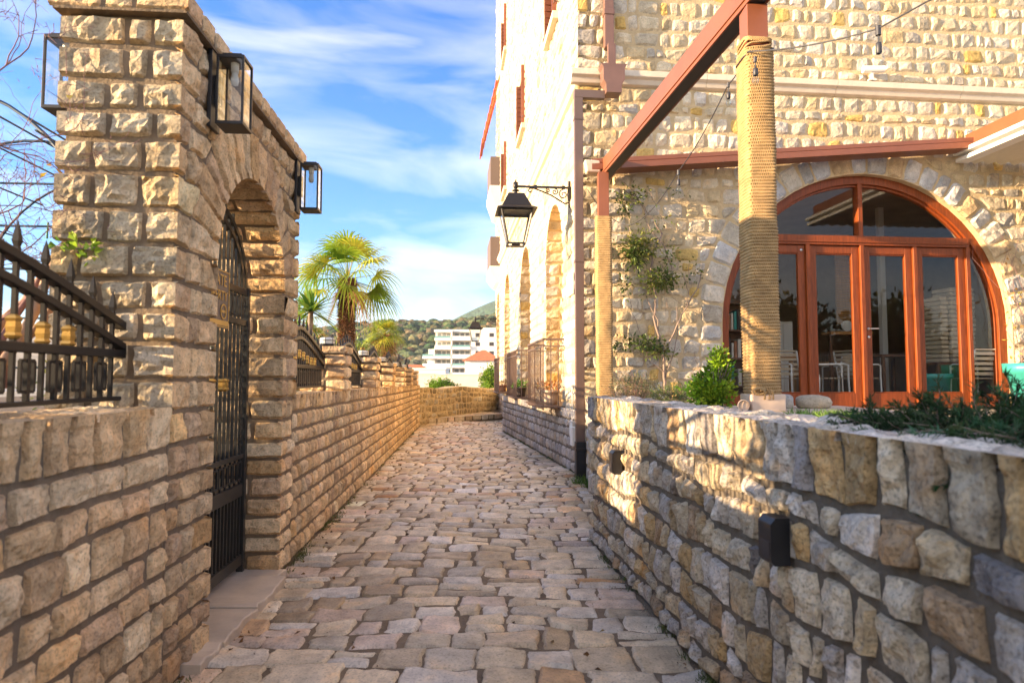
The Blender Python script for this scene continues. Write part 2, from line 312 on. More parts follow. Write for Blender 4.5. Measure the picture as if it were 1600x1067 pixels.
# ------------------------------------------------------------------ stonework
def palette(rng, n, cols, wts, jit=.10):
    c = np.array(cols)[rng.choice(len(cols), n, p=np.array(wts) / sum(wts))]
    return np.clip(c * (1 + rng.normal(0, jit, (n, 1))) * (1 + rng.normal(0, jit * .5, (n, 1)) * np.array([-.25, 0, .5])), .02, .9)
def stones(mb, Q, fmap, dist, rng, h=.02, bev=.02, rnd=.25, facet=.6, noise=.35, nfreq=14, jit=.006, flags=None, cols=None, mi=0, lod=3.6, crn=None, tilt=.15, smooth=False):
    """Q (S,4,2): BL BR TR TL in (u, z); fmap(u, z, h) -> (...,3); flags (S,4): the left, right, bottom, top side wraps a corner"""
    Q = np.asarray(Q, float); S = len(Q)
    if S == 0: return
    fl = np.zeros((S, 4), bool) if flags is None else np.asarray(flags, bool)
    Wm = (np.linalg.norm(Q[:, 1] - Q[:, 0], axis=1) + np.linalg.norm(Q[:, 2] - Q[:, 3], axis=1)) / 2; Hm = (np.linalg.norm(Q[:, 3] - Q[:, 0], axis=1) + np.linalg.norm(Q[:, 2] - Q[:, 1], axis=1)) / 2
    dist = np.broadcast_to(dist, (S,)); pp = 640 / np.maximum(dist, .8)
    nn = np.clip(np.round(Wm * pp / lod / 2) * 2, 4, 26).astype(int); mm = np.clip(np.round(Hm * pp / lod / 2) * 2, 4, 20).astype(int)
    for (n, m) in sorted(set(zip(nn, mm))):
        I = np.where((nn == n) & (mm == m))[0]; s = len(I); q = Q[I]; f = fl[I]
        a = np.linspace(-1, 1, n + 1); b = np.linspace(-1, 1, m + 1); a = .35 * a + .65 * np.sin(a * np.pi / 2); b = .35 * b + .65 * np.sin(b * np.pi / 2)
        X, Y = np.meshgrid(a, b); X = np.broadcast_to(X, (s, m + 1, n + 1)).copy(); Y = np.broadcast_to(Y, X.shape).copy()
        anyf = f.any(1)[:, None, None]; r = np.where(anyf, .0, rnd * rng.uniform(.5, 1.3, s)[:, None, None]); X0, Y0 = X.copy(), Y.copy()
        X = X0 * np.sqrt(np.maximum(.05, 1 - r * Y0 ** 2)); Y = Y0 * np.sqrt(np.maximum(.05, 1 - r * X0 ** 2))
        px, py = (X + 1) / 2, (Y + 1) / 2
        P = (q[:, None, None, 0] * ((1 - px) * (1 - py))[..., None] + q[:, None, None, 1] * (px * (1 - py))[..., None] + q[:, None, None, 2] * (px * py)[..., None] + q[:, None, None, 3] * ((1 - px) * py)[..., None])
        off = rng.uniform(0, 500, (s, 1, 1)); p3 = np.stack([P[..., 0], P[..., 1], np.broadcast_to(off, X.shape)], -1)
        jx = fbm(p3 * 16, 2, 3) * jit * 2; jy = fbm(p3 * 16 + 77, 2, 5) * jit * 2
        sx = np.ones_like(X); sx = np.where(f[:, 0][:, None, None] & (X0 < -.99), 0, sx); sx = np.where(f[:, 1][:, None, None] & (X0 > .99), 0, sx)
        sy = np.ones_like(X); sy = np.where(f[:, 2][:, None, None] & (Y0 < -.99), 0, sy); sy = np.where(f[:, 3][:, None, None] & (Y0 > .99), 0, sy)
        W2, H2 = (Wm[I] / 2)[:, None, None], (Hm[I] / 2)[:, None, None]
        dl = np.where(f[:, 0][:, None, None], 9, (1 + X0) * W2); dr = np.where(f[:, 1][:, None, None], 9, (1 - X0) * W2)
        db = np.where(f[:, 2][:, None, None], 9, (1 + Y0) * H2); dt = np.where(f[:, 3][:, None, None], 9, (1 - Y0) * H2)
        d = np.minimum(np.minimum(dl, dr), np.minimum(db, dt)); prof = 1 - (1 - np.clip(d / bev, 0, 1)) ** 2.6
        e = np.full(X.shape, 9.)
        for k, (cond, dd) in enumerate(((f[:, 0], (1 + X0) * W2), (f[:, 1], (1 - X0) * W2), (f[:, 2], (1 + Y0) * H2), (f[:, 3], (1 - Y0) * H2))): e = np.where(cond[:, None, None], np.minimum(e, dd), e)
        fade = np.clip(e / .03, 0, 1)
        K = 8; g = rng.normal(0, 1, (s, K, 2)) * .95; c0 = rng.uniform(.0, .8, (s, K)); wx = vn(p3 * 9, 31) * .35; wy = vn(p3 * 9 + 40, 32) * .35
        fh = np.min(c0[:, :, None, None] + g[:, :, 0, None, None] * (X0 + wx)[:, None] + g[:, :, 1, None, None] * (Y0 + wy)[:, None], 1)
        fh = np.clip(fh, -.75, .45)
        nz = ridge(p3 * nfreq, 2, 11) * .6 + fbm(p3 * nfreq * 2.3, 3, 21) * .6
        hs = h * rng.uniform(.75, 1.25, s)[:, None, None]; hs = np.where(anyf, h, hs)
        tl = (rng.normal(0, tilt, (s, 1, 1)) * X0 + rng.normal(0, tilt, (s, 1, 1)) * Y0)
        H = hs * (1 + fade * (facet * fh + noise * nz + tl)); H = np.maximum(H, h * .22)
        H = prof * H - (1 - prof) * .004
        u = P[..., 0] + jx * sx - np.where(f[:, 0][:, None, None] & (X0 < -.99), h, 0) + np.where(f[:, 1][:, None, None] & (X0 > .99), h, 0)
        z = P[..., 1] + jy * sy - np.where(f[:, 2][:, None, None] & (Y0 < -.99), h, 0) + np.where(f[:, 3][:, None, None] & (Y0 > .99), h, 0)
        V = fmap(u, z, H).reshape(-1, 3)
        k = (n + 1) * (m + 1); base = (np.arange(s) * k)[:, None]; ii = (np.arange(m)[:, None] * (n + 1) + np.arange(n)[None]).ravel()[None]
        F = np.stack([base + ii, base + ii + 1, base + ii + n + 2, base + ii + n + 1], -1).reshape(-1, 4)
        mb.add(V, F, mi, np.repeat(cols[I], k, 0), smooth)
def zrows(rng, z0, z1, mean, jit=.18):
    n = max(1, int(round((z1 - z0) / mean))); hh = 1 + rng.uniform(-jit, jit, n); return np.concatenate([[z0], z0 + np.cumsum(hh) / hh.sum() * (z1 - z0)])
def layout(rng, u0, u1, zs, mean, gap=.014, jit=.35, holes=(), flagL=False, flagR=False, flagT=False, wob=.0, skew=.0, ujit=0.0):
    """courses between u0 and u1; holes: (centre, radius, spring z, sill z) with radius already the outer ring"""
    Q, Fg = [], []
    for k in range(len(zs) - 1):
        za, zb = zs[k], zs[k + 1]; zm = (za + zb) / 2; edges = [(lambda z: u0, flagL)]; segs = []
        hs = sorted([h for h in holes if zb > h[3] + .02 and za < h[2] + (0 if len(h) > 6 else h[1]) - .01]); cur = (lambda z: u0, flagL)
        for h in hs:
            def hw(z, h=h): return (h[5] if len(h) > 5 else h[1]) if z < h[2] else ((h[5] if z < h[2] + .01 else 0) if len(h) > 6 else math.sqrt(max(0, h[1] ** 2 - (z - h[2]) ** 2)))
            segs.append((cur[0], (lambda z, h=h, hw=hw: h[0] - hw(z)), cur[1], len(h) > 4 and za < h[2])); cur = ((lambda z, h=h, hw=hw: h[0] + hw(z)), len(h) > 4 and za < h[2])
        segs.append((cur[0], lambda z: u1, cur[1], flagR))
        for Lf, Rf, fL, fR in segs:
            ln = Rf(zm) - Lf(zm)
            if ln < .03: continue
            n = max(1, int(round(ln / mean))); wd = 1 + rng.uniform(-jit, jit, n); t = np.concatenate([[0], np.cumsum(wd) / wd.sum()])
            for i in range(n):
                lb, rb, lt, rt = Lf(za), Rf(za), Lf(zb), Rf(zb)
                fl0, fr0 = fL and i == 0, fR and i == n - 1; gl = 0 if fl0 else gap / 2; gr = 0 if fr0 else gap / 2; gt = 0 if (flagT and k == len(zs) - 2) else gap / 2
                ju = lambda: rng.uniform(-ujit, ujit)
                if holes:
                    Lm, Rm = Lf(zm), Rf(zm); lb = lt = Lm; rb = rt = Rm
                ub0 = lb + t[i] * (rb - lb) + gl; ub1 = lb + t[i + 1] * (rb - lb) - gr; ut0 = lt + t[i] * (rt - lt) + gl; ut1 = lt + t[i + 1] * (rt - lt) - gr
                if holes:
                    sgn = lambda a, b, cap: max(-cap, min(cap, a - b))
                    if i == 0: ub0 = min(ub0 + sgn(Lf(za), Lm, .12), ub1 - .02); ut0 = min(ut0 + sgn(Lf(zb), Lm, .12), ut1 - .02)
                    if i == n - 1: ub1 = max(ub1 + sgn(Rf(za), Rm, .12), ub0 + .02); ut1 = max(ut1 + sgn(Rf(zb), Rm, .12), ut0 + .02)
                if ub1 - ub0 < .015: ub0 = ub1 = (ub0 + ub1) / 2; ub1 += .008; ub0 -= .008
                if ut1 - ut0 < .015: ut0 = ut1 = (ut0 + ut1) / 2; ut1 += .008; ut0 -= .008
                wz = lambda u, kk: wob * math.sin(u * 5.1 + kk * 2.3) + wob * .7 * math.sin(u * 11.3 + kk * 1.1) if wob and 0 < kk < len(zs) - 1 else 0
                if not fl0: ub0 += ju(); ut0 += ju()
                if not fr0: ub1 += ju(); ut1 += ju()
                Q.append([(ub0, za + gap / 2 + wz(ub0, k)), (ub1, za + gap / 2 + wz(ub1, k)), (ut1, zb - gt + wz(ut1, k + 1)), (ut0, zb - gt + wz(ut0, k + 1))])
                Fg.append((fl0, fr0, False, flagT and k == len(zs) - 2))
    return np.array(Q), np.array(Fg)
def ring(rng, cu, zs, r0, r1, n, gap=.012, jit=.25, a0=0, a1=math.pi):
    """voussoirs as (arc length, radius) quads plus their map to (u, z)"""
    rm = (r0 + r1) / 2; wd = 1 + rng.uniform(-jit, jit, n); t = a0 + np.concatenate([[0], np.cumsum(wd) / wd.sum()]) * (a1 - a0); Q = []
    for i in range(n):
        o = rng.uniform(-.02, .02); Q.append([(t[i] * rm + gap / 2, r0 + .0), (t[i + 1] * rm - gap / 2, r0 + .0), (t[i + 1] * rm - gap / 2, r1 + o - gap / 2), (t[i] * rm + gap / 2, r1 + o - gap / 2)])
    def conv(a, r): th = a / rm; return cu - r * np.cos(th), zs + r * np.sin(th)
    return np.array(Q), conv
def arch_body(mb, u0, u1, z0, z1, v0, v1, opens, mi=0, swap=False, back=True):
    """wall slab between depths v0 (face) and v1 with round-headed openings (cu, r, zs, zsill); swap: u runs along y, depth along x"""
    P = (lambda u, v, z: (v, u, z)) if swap else (lambda u, v, z: (u, v, z))
    def q(a, b, c, d): mb.quad(P(*a), P(*b), P(*c), P(*d), mi)
    xs = u0; faces = [v0] + ([v1] if back else [])
    for (cu, r, zs, zl, *flat) in sorted(opens):
        for v in faces:
            q((xs, v, z0), (cu - r, v, z0), (cu - r, v, z1), (xs, v, z1))
            if zl > z0 + .001: q((cu - r, v, z0), (cu + r, v, z0), (cu + r, v, zl), (cu - r, v, zl))
        n = 24; an = [math.pi * i / n for i in range(n + 1)]; pts = [(cu - r, zs), (cu + r, zs)] if flat else [(cu - r * math.cos(t), zs + r * math.sin(t)) for t in an]
        for (a, b), (c, d) in zip(pts[:-1], pts[1:]):
            for v in faces: q((a, v, b), (c, v, d), (c, v, z1), (a, v, z1))
            q((a, v0, b), (c, v0, d), (c, v1, d), (a, v1, b))
        q((cu - r, v0, zl), (cu - r, v1, zl), (cu - r, v1, zs), (cu - r, v0, zs)); q((cu + r, v0, zl), (cu + r, v1, zl), (cu + r, v1, zs), (cu + r, v0, zs))
        q((cu - r, v0, zl), (cu + r, v0, zl), (cu + r, v1, zl), (cu - r, v1, zl)); xs = cu + r
    for v in faces: q((xs, v, z0), (u1, v, z0), (u1, v, z1), (xs, v, z1))
    q((u0, v0, z0), (u0, v1, z0), (u0, v1, z1), (u0, v0, z1)); q((u1, v0, z0), (u1, v1, z0), (u1, v1, z1), (u1, v0, z1)); q((u0, v0, z1), (u1, v0, z1), (u1, v1, z1), (u0, v1, z1))
LC = ([(.73, .515, .285), (.67, .455, .245), (.77, .57, .335), (.60, .41, .24), (.73, .47, .22)], [4, 3, 3, 2, 1])
FC = ([(.66, .54, .36), (.60, .52, .40), (.70, .59, .42), (.64, .43, .14), (.52, .46, .38), (.62, .48, .28)], [5, 4, 4, 1.6, 2, 3])
RC = ([(.56, .49, .40), (.63, .52, .36), (.56, .38, .18), (.48, .33, .19), (.66, .58, .48), (.30, .27, .25), (.60, .46, .28)], [4, 5, 1.5, 1, 4, .7, 3])
PC = ([(.66, .55, .39), (.68, .55, .37), (.60, .47, .30), (.70, .62, .50), (.54, .40, .24), (.66, .51, .38)], [5, 4, 2.2, 3.5, .9, 2])
ORD = ['first', 'second', 'third', 'fourth', 'fifth', 'sixth', 'seventh', 'eighth', 'ninth', 'tenth', 'eleventh', 'twelfth', 'thirteenth', 'fourteenth', 'fifteenth', 'sixteenth', 'seventeenth', 'eighteenth']
# ================================================================== GROUND AND PATH
def sdist(Q, fmap, frame):
    c = Q.mean(1); P = fmap(c[:, 0], c[:, 1], np.zeros(len(c))); ox, oy, a = FR[frame]; ca, sa = math.cos(a), math.sin(a)
    x = ox + ca * P[..., 0] - sa * P[..., 1]; y = oy + sa * P[..., 0] + ca * P[..., 1]; return np.sqrt(x ** 2 + y ** 2 + (P[..., 2] - EYE) ** 2)
def lay(mb, frame, Q, fmap, rng, pal, **k):
    if len(Q) == 0: return
    stones(mb, Q, fmap, sdist(Q, fmap, frame), rng, cols=palette(rng, len(Q), *pal), **k)
S3 = lambda *a: np.stack(np.broadcast_arrays(*a), -1)

# ground sheet to the horizon, rising into the hills
def hill_h(x, y):
    base = np.clip((y - 215) / 230, 0, 1); base = base * base * (3 - 2 * base)
    crest = 34 + 4 * np.sin(x / 60 + 1) + 5 * np.clip((x + 110) / 100, -1, 1.2) + 2.5 * np.sin(x / 21)
    return base * crest * np.clip(1 - (y - 560) / 900, .3, 1)
mb = MB(); xs = np.concatenate([np.linspace(-900, -220, 12), np.linspace(-200, 120, 60), np.linspace(140, 900, 12)]); ys = np.concatenate([np.linspace(-60, 180, 14), np.linspace(190, 640, 60), np.linspace(700, 4500, 14)])
X, Y = np.meshgrid(xs, ys); Z = hill_h(X, Y) - .03; Z = np.where(Y < 15, np.minimum(Z, -.03), Z); nx, ny = len(xs), len(ys)
i = (np.arange(ny - 1)[:, None] * nx + np.arange(nx - 1)[None]).ravel()
mb.add(S3(X, Y, Z), np.stack([i, i + 1, i + nx + 1, i + nx], 1), 0, (.3, .3, .3), True)
solo(mb, 'ground', M['ground'], 'dry pale ground reaching back to the wooded hills', 'ground', kind='structure')
# far blue hill
mb = MB(); xs = np.linspace(-420, 1500, 60); ys = np.linspace(1300, 2300, 24); X, Y = np.meshgrid(xs, ys)
Z = 228 * np.exp(-((X - 40) / 330) ** 2) * np.exp(-((Y - 1750) / 330) ** 2) + 12 * np.sin(X / 70) * np.exp(-((X - 330) / 380) ** 2) + 1.5; nx, ny = len(xs), len(ys)
i = (np.arange(ny - 1)[:, None] * nx + np.arange(nx - 1)[None]).ravel(); mb.add(S3(X, Y, Z), np.stack([i, i + 1, i + nx + 1, i + nx], 1), 0, (.3, .3, .3), True)
M['farhill'] = mat('far_green_slope', (.045, .10, .04), .95, var=.4, vscale=.02, bump=1, bscale=.04, bd=30)
solo(mb, 'far_hill', M['farhill'], 'smooth blue green far hill rising beside the building edge', 'hill', kind='structure')

def pathL(y): return -1.289 - .0731 * y
def pathR(y):
    if y < 5.35: return 1.166 - .0924 * y
    if y < 8.75: return .98
    if y < 16.4: return .945 - (y - 8.78) * .1542
    return .945 - .0963 * (y - 8.78)
rng = np.random.default_rng(5); Q = []; y = .75; row = 0
while y < 19.6:
    dy = rng.uniform(.155, .235) if y < 12 else rng.uniform(.2, .3); ym = y + dy / 2; l, r = pathL(ym) + .015, pathR(ym) - .01
    if y > 18.3: l = max(l, -2.5)
    n = max(2, int(round((r - l) / rng.uniform(.21, .28)))); wd = 1 + rng.uniform(-.42, .5, n); t = l + np.concatenate([[0], np.cumsum(wd) / wd.sum()]) * (r - l)
    wv = lambda x, k: .03 * math.sin(x * 2.2 + k * .9) + .018 * math.sin(x * 6.1 + k * 2.7)
    for a, b in zip(t[:-1], t[1:]):
        g = rng.uniform(.002, .007); j = lambda: rng.uniform(-.016, .016); sp = rng.random()
        ya0, ya1, yb0, yb1 = y + wv(a, row) + g, y + wv(b, row) + g, y + dy + wv(a, row + 1) - g, y + dy + wv(b, row + 1) - g
        if sp < .13 and dy > .19:
            m = .5 + rng.uniform(-.1, .1); ym0, ym1 = ya0 + (yb0 - ya0) * m, ya1 + (yb1 - ya1) * m
            Q.append([(a + g, ya0), (b - g, ya1), (b - g, ym1 - g), (a + g, ym0 - g)]); Q.append([(a + g, ym0 + g), (b - g, ym1 + g), (b - g, yb1), (a + g, yb0)])
        else: Q.append([(a + g + j(), ya0 + j()), (b - g + j(), ya1 + j()), (b - g + j(), yb1 + j()), (a + g + j(), yb0 + j())])
    y += dy; row += 1
Q = np.array(Q); mb = MB()
und = lambda x, y: .008 * np.sin(x * 3.1 + y * .7) + .006 * np.sin(y * 2.3 - x)
fm = lambda u, z, h: S3(u, z, h + und(u, z))
cols = palette(rng, len(Q), *PC, jit=.13)
cc = Q.mean(1); stain = ((cc[:, 0] + .95) / .55) ** 2 + ((cc[:, 1] - 4.3) / .75) ** 2 < 1   # damp brown patch by the gate
cols[stain] *= 1 - rng.uniform(.05, .42, (int(stain.sum()), 1)) * np.array([.8, 1.0, 1.25]); st2 = rng.random(len(Q)) < .05; cols[st2] *= np.array([.9, .68, .5])
stones(mb, Q, fm, sdist(Q, fm, None) * .85, rng, h=.014, bev=.007, rnd=.09, facet=.5, noise=.42, nfreq=15, jit=.010, cols=cols, lod=4, tilt=.4, smooth=True)
xs = np.linspace(-3.1, 1.6, 60); ys = np.linspace(.2, 20, 200); X, Y = np.meshgrid(xs, ys); Z = und(X, Y) + fbm(S3(X * 14, Y * 14, 0 * X), 3, 9) * .005; nx, ny = len(xs), len(ys)
i = (np.arange(ny - 1)[:, None] * nx + np.arange(nx - 1)[None]).ravel(); mb.add(S3(X, Y, Z), np.stack([i, i + 1, i + nx + 1, i + nx], 1), 1, (.3, .3, .3), True)
props(solo(mb, 'path', [M['cobble'], M['pmortar']], 'narrow cobbled lane of worn squarish stones', 'path'), kind='structure')

# ================================================================== LEFT WALLS (frame L: s along the lane, t to the garden)
face = lambda u, z, h: S3(u, -h, z)
HS = .026
def rock(**k): return dict(dict(h=HS, bev=.006, rnd=.05, facet=.62, noise=.42, nfreq=21, jit=.004, tilt=.14), **k)
rng = np.random.default_rng(11)
# near low wall
mb = MB(); mb.box((-.2, 0, -.05), (2.795, .42, 1.2), 1)
zs = zrows(rng, 0, 1.2, .135); Q, F = layout(rng, -.2, 2.80, zs, .165, gap=.020, flagT=True, jit=.45, wob=.003, ujit=.006)
lay(mb, 'L', Q, face, rng, LC, flags=F, **rock(h=.024))
tq = []; s = -.2
while s < 2.75:
    d = rng.uniform(.16, .34); e = min(s + d, 2.80); b = 0
    m = rng.uniform(.16, .26); tq += [[(s + .006, 0), (e - .006, 0), (e - .006, m - .008), (s + .006, m - .008)], [(s + .006, m + .008), (e - .006, m + .008), (e - .006, .42), (s + .006, .42)]]; s = e
tq = np.array(tq); tf = np.zeros((len(tq), 4), bool); tf[0::2, 2] = True
lay(mb, 'L', tq, lambda u, b, h: S3(u, b, 1.2 + h), rng, LC, flags=tf, **rock(h=.024, facet=.3))
solo(mb, 'low_wall', [M['lstone'], M['lmortar']], 'low warm stone wall nearest the camera carrying the big black spear fence', 'wall', at=(1.3, 0, 0), frame='L')
# gate wall
rg = thing('gate_wall', 'tall thick stone gate wall with an arched opening and projecting coping', 'gate wall', (3.8, .2, 0), 'L')
SC, SR, SZ = 3.85, .625, 1.935
mb = MB(); arch_body(mb, 2.80, 4.79, -.05, 2.96, 0, .47, [(SC, SR, SZ, -.05)], 1)
hole = (SC, SR + .27, SZ, -.1, True, SR)
za = zrows(rng, 0, 1.2, .135); Q, F = layout(rng, 2.80, 4.79, za, .15, gap=.018, holes=[hole], jit=.4, wob=0); lay(mb, 'L', Q, face, rng, LC, flags=F, **rock())
zb = zrows(rng, 1.2, SZ, .14, .12); zc = zrows(rng, SZ, 2.96, .145, .12)
for zz in (zb, zc):
    Q, F = layout(rng, 2.80, 4.79, zz, .15, gap=.017, holes=[hole], jit=.4, flagL=True, flagR=True); lay(mb, 'L', Q, face, rng, LC, flags=F, **rock())
Q, conv = ring(rng, SC, SZ, SR, SR + .27, 17, gap=.014); F = np.zeros((len(Q), 4), bool); F[:, 2] = True
def ringmap(conv):
    def f(a, r, h):
        u, z = conv(a, r); return S3(u, -h, z)
    return f
lay(mb, 'L', Q, ringmap(conv), rng, LC, flags=F, **rock())
rm = SR + .135; sq = []; sf = []
for k, qd in enumerate(Q):
    a0, a1 = qd[0][0] / rm * SR, qd[1][0] / rm * SR; m = -.22 if k % 2 else -.30
    sq += [[(a0, -.47), (a1, -.47), (a1, m - .007), (a0, m - .007)], [(a0, m + .007), (a1, m + .007), (a1, 0), (a0, 0)]]; sf += [(0, 0, 0, 0), (0, 0, 0, 1)]
def soff(a, b, h):
    th = a / SR; r = SR - h; return S3(SC - r * np.cos(th), -b, SZ + r * np.sin(th))
lay(mb, 'L', np.array(sq), soff, rng, LC, flags=np.array(sf, bool), **rock())
# reveal of the far jamb and of the near jamb, front end
for zz in (za, zb):
    q1, f1 = layout(rng, -.47, 0, zz, .24, gap=.017, flagR=True, jit=.35)
    lay(mb, 'L', q1, lambda a, z, h: S3(SC + SR - h, -a, z), rng, LC, flags=f1, **rock())
    q1, f1 = layout(rng, 0, .47, zz, .24, gap=.017, flagL=True, jit=.35)
    lay(mb, 'L', q1, lambda a, z, h: S3(SC - SR + h, a, z), rng, LC, flags=f1, **rock())
for zz in (zb, zc):
    q1, f1 = layout(rng, -.47, 0, zz, .185, gap=.020, flagR=True, flagL=True, jit=.5)
    lay(mb, 'L', q1, lambda a, z, h: S3(2.80 - h, -a, z), rng, ([(.56, .45, .29), (.52, .42, .28), (.60, .44, .24)], [4, 3, 1]), flags=f1, **rock(facet=.7, noise=.75, nfreq=24, bev=.008))
    q1, f1 = layout(rng, 0, .47, zz, .22, gap=.02, flagR=True, flagL=True, jit=.4)
    lay(mb, 'L', q1, lambda a, z, h: S3(4.79 + h, a, z), rng, LC, flags=f1, **rock())
q1, f1 = layout(rng, -4.79, -2.80, np.concatenate([zb, zc[1:]]), .24, gap=.02, holes=[(-SC, SR, SZ, -.1)], jit=.4)
lay(mb, 'L', q1, lambda a, z, h: S3(-a, .47 + h, z), rng, LC, lod=12, **rock())
mb.build('stonework', [M['lstone'], M['lmortar']], rg)
mb = MB(); mb.box((2.752, -.048, 2.962), (4.838, .518, 3.03), 1)
Q, F = layout(rng, 2.75, 4.84, [2.965, 3.04], .17, gap=.012, flagL=True, flagR=True, flagT=True, jit=.35)
lay(mb, 'L', Q, lambda u, z, h: S3(u, -.048 - h, z), rng, LC, flags=F, **rock(h=.012, bev=.014))
Q, F = layout(rng, -.52, .05, [2.965, 3.04], .17, gap=.014, flagR=True, flagL=True, flagT=True, jit=.35)
lay(mb, 'L', Q, lambda a, z, h: S3(2.752 - h, -a, z), rng, LC, flags=F, **rock(h=.012, bev=.014, noise=.8))
Q, F = layout(rng, 2.75, 4.84, [-.05, .52], .25, gap=.012, jit=.35); lay(mb, 'L', Q, lambda u, b, h: S3(u, b, 3.03 + h), rng, LC, **rock(h=.012, bev=.014))
mb.build('coping', [M['lstone'], M['lmortar']], rg)
# long low wall beyond the gate
slope = lambda u: 1 - .0049 * (u - 4.8)
mb = MB(); 
for a in np.arange(4.79, 18.1, 1.0):
    b = min(a + 1.0, 18.1); V = [(a, 0, -.05), (b, 0, -.05), (b, .42, -.05), (a, .42, -.05), (a, 0, 1.195 * slope(a)), (b, 0, 1.195 * slope(b)), (b, .42, 1.195 * slope(b)), (a, .42, 1.195 * slope(a))]
    mb.add(V, [(0, 1, 5, 4), (3, 7, 6, 2), (4, 5, 6, 7), (0, 4, 7, 3), (1, 2, 6, 5)], 1)
zs = zrows(rng, 0, 1.2, .128); Q, F = layout(rng, 4.80, 18.05, zs, .15, gap=.017, flagT=True, jit=.4, wob=.003)
lay(mb, 'L', Q, lambda u, z, h: S3(u, -h, z * slope(u)), rng, LC, flags=F, **rock())
Q, F = layout(rng, 4.80, 18.05, [0, .19, .42], .22, gap=.014, jit=.35); F[:, 2] = (Q[:, 0, 1] < .02); 
for k in range(len(Q)):
    if F[k, 2]: Q[k, 0, 1] = Q[k, 1, 1] = 0
lay(mb, 'L', Q, lambda u, b, h: S3(u, b, 1.2 * slope(u) + h), rng, LC, flags=F, **rock(facet=.3))
solo(mb, 'low_wall', [M['lstone'], M['lmortar']], 'long low stone wall running from the gate down the lane to the end wall', 'wall', at=(11, 0, 0), frame='L')
# pillars on it
PIL = [(6.73, 7.10, 1.668), (9.17, 9.52, 1.63), (11.25, 11.65, 1.60), (13.35, 13.77, 1.555), (15.15, 15.6, 1.55), (16.85, 17.28, 1.52)]
for k, (a, b, zt) in enumerate(PIL):
    r = thing('wall_pillar', f'short square stone pillar on the long low wall, {ORD[k]} one beyond the gate', 'pillar', ((a + b) / 2, .2, 1.19 * slope(a)), 'L', 'pillars along the low wall')
    z0 = 1.2 * slope(a) + .01; mb = MB(); mb.box((a, .0, z0 - .03), (b, .40, zt - .06), 1); zz = zrows(rng, z0, zt - .065, .13, .1)
    q1, f1 = layout(rng, a, b, zz, .19, gap=.014, flagL=True, flagR=True, jit=.3); lay(mb, 'L', q1, face, rng, LC, flags=f1, **rock())
    q1, f1 = layout(rng, -.40, 0, zz, .19, gap=.014, flagR=True, flagL=True, jit=.3); lay(mb, 'L', q1, lambda u, z, h: S3(a - h, -u, z), rng, LC, flags=f1, **rock())
    mb.build('shaft', [M['lstone'], M['lmortar']], r)
    mb = MB(); q1, f1 = layout(rng, a - .03, b + .03, [zt - .058, zt], .2, gap=.012, flagL=True, flagR=True, flagT=True); lay(mb, 'L', q1, lambda u, z, h: S3(u, -.03 - h, z), rng, LC, flags=f1, **rock(h=.01))
    q1, f1 = layout(rng, -.43, .03, [zt - .058, zt], .2, gap=.012, flagR=True, flagL=True, flagT=True); lay(mb, 'L', q1, lambda u, z, h: S3(a - .03 - h, -u, z), rng, LC, flags=f1, **rock(h=.01))
    mb.box((a - .03, -.03, zt - .058), (b + .03, .43, zt - .001), 0, (.55, .45, .33)); mb.build('cap', [M['lstone'], M['lmortar']], r)
    r = thing('pillar_lamp', f'low round glass lamp with black base on top of the {ORD[k]} pillar beyond the gate', 'lamp', ((a + b) / 2, .2, zt + .008), 'L', 'round lamps on the wall pillars')
    c = ((a + b) / 2, .2, zt + .008); mb = MB(); mb.lathe([(0, 0), (.075, 0), (.075, .025), (.085, .03), (.085, .038), (0, .038)], c, 20); mb.build('base', M['blackpaint'], r)
    mb = MB(); mb.lathe([(.078, .038), (.08, .05), (.08, .085), (.074, .098), (.05, .106), (0, .108)], c, 20); mb.build('lamp_glass', M['frost'], r)
    mb = MB(); mb.lathe([(.083, .07), (.085, .07), (.085, .076), (.083, .076), (.083, .07)], c, 20)
    for q in range(6):
        an = q * math.pi / 3; mb.tube([(c[0] + .082 * math.cos(an), c[1] + .082 * math.sin(an), zt + .04), (c[0] + .082 * math.cos(an), c[1] + .082 * math.sin(an), zt + .1), (c[0] + .05 * math.cos(an), c[1] + .05 * math.sin(an), zt + .117)], .003, 5)
    mb.build('guard', M['blackpaint'], r)

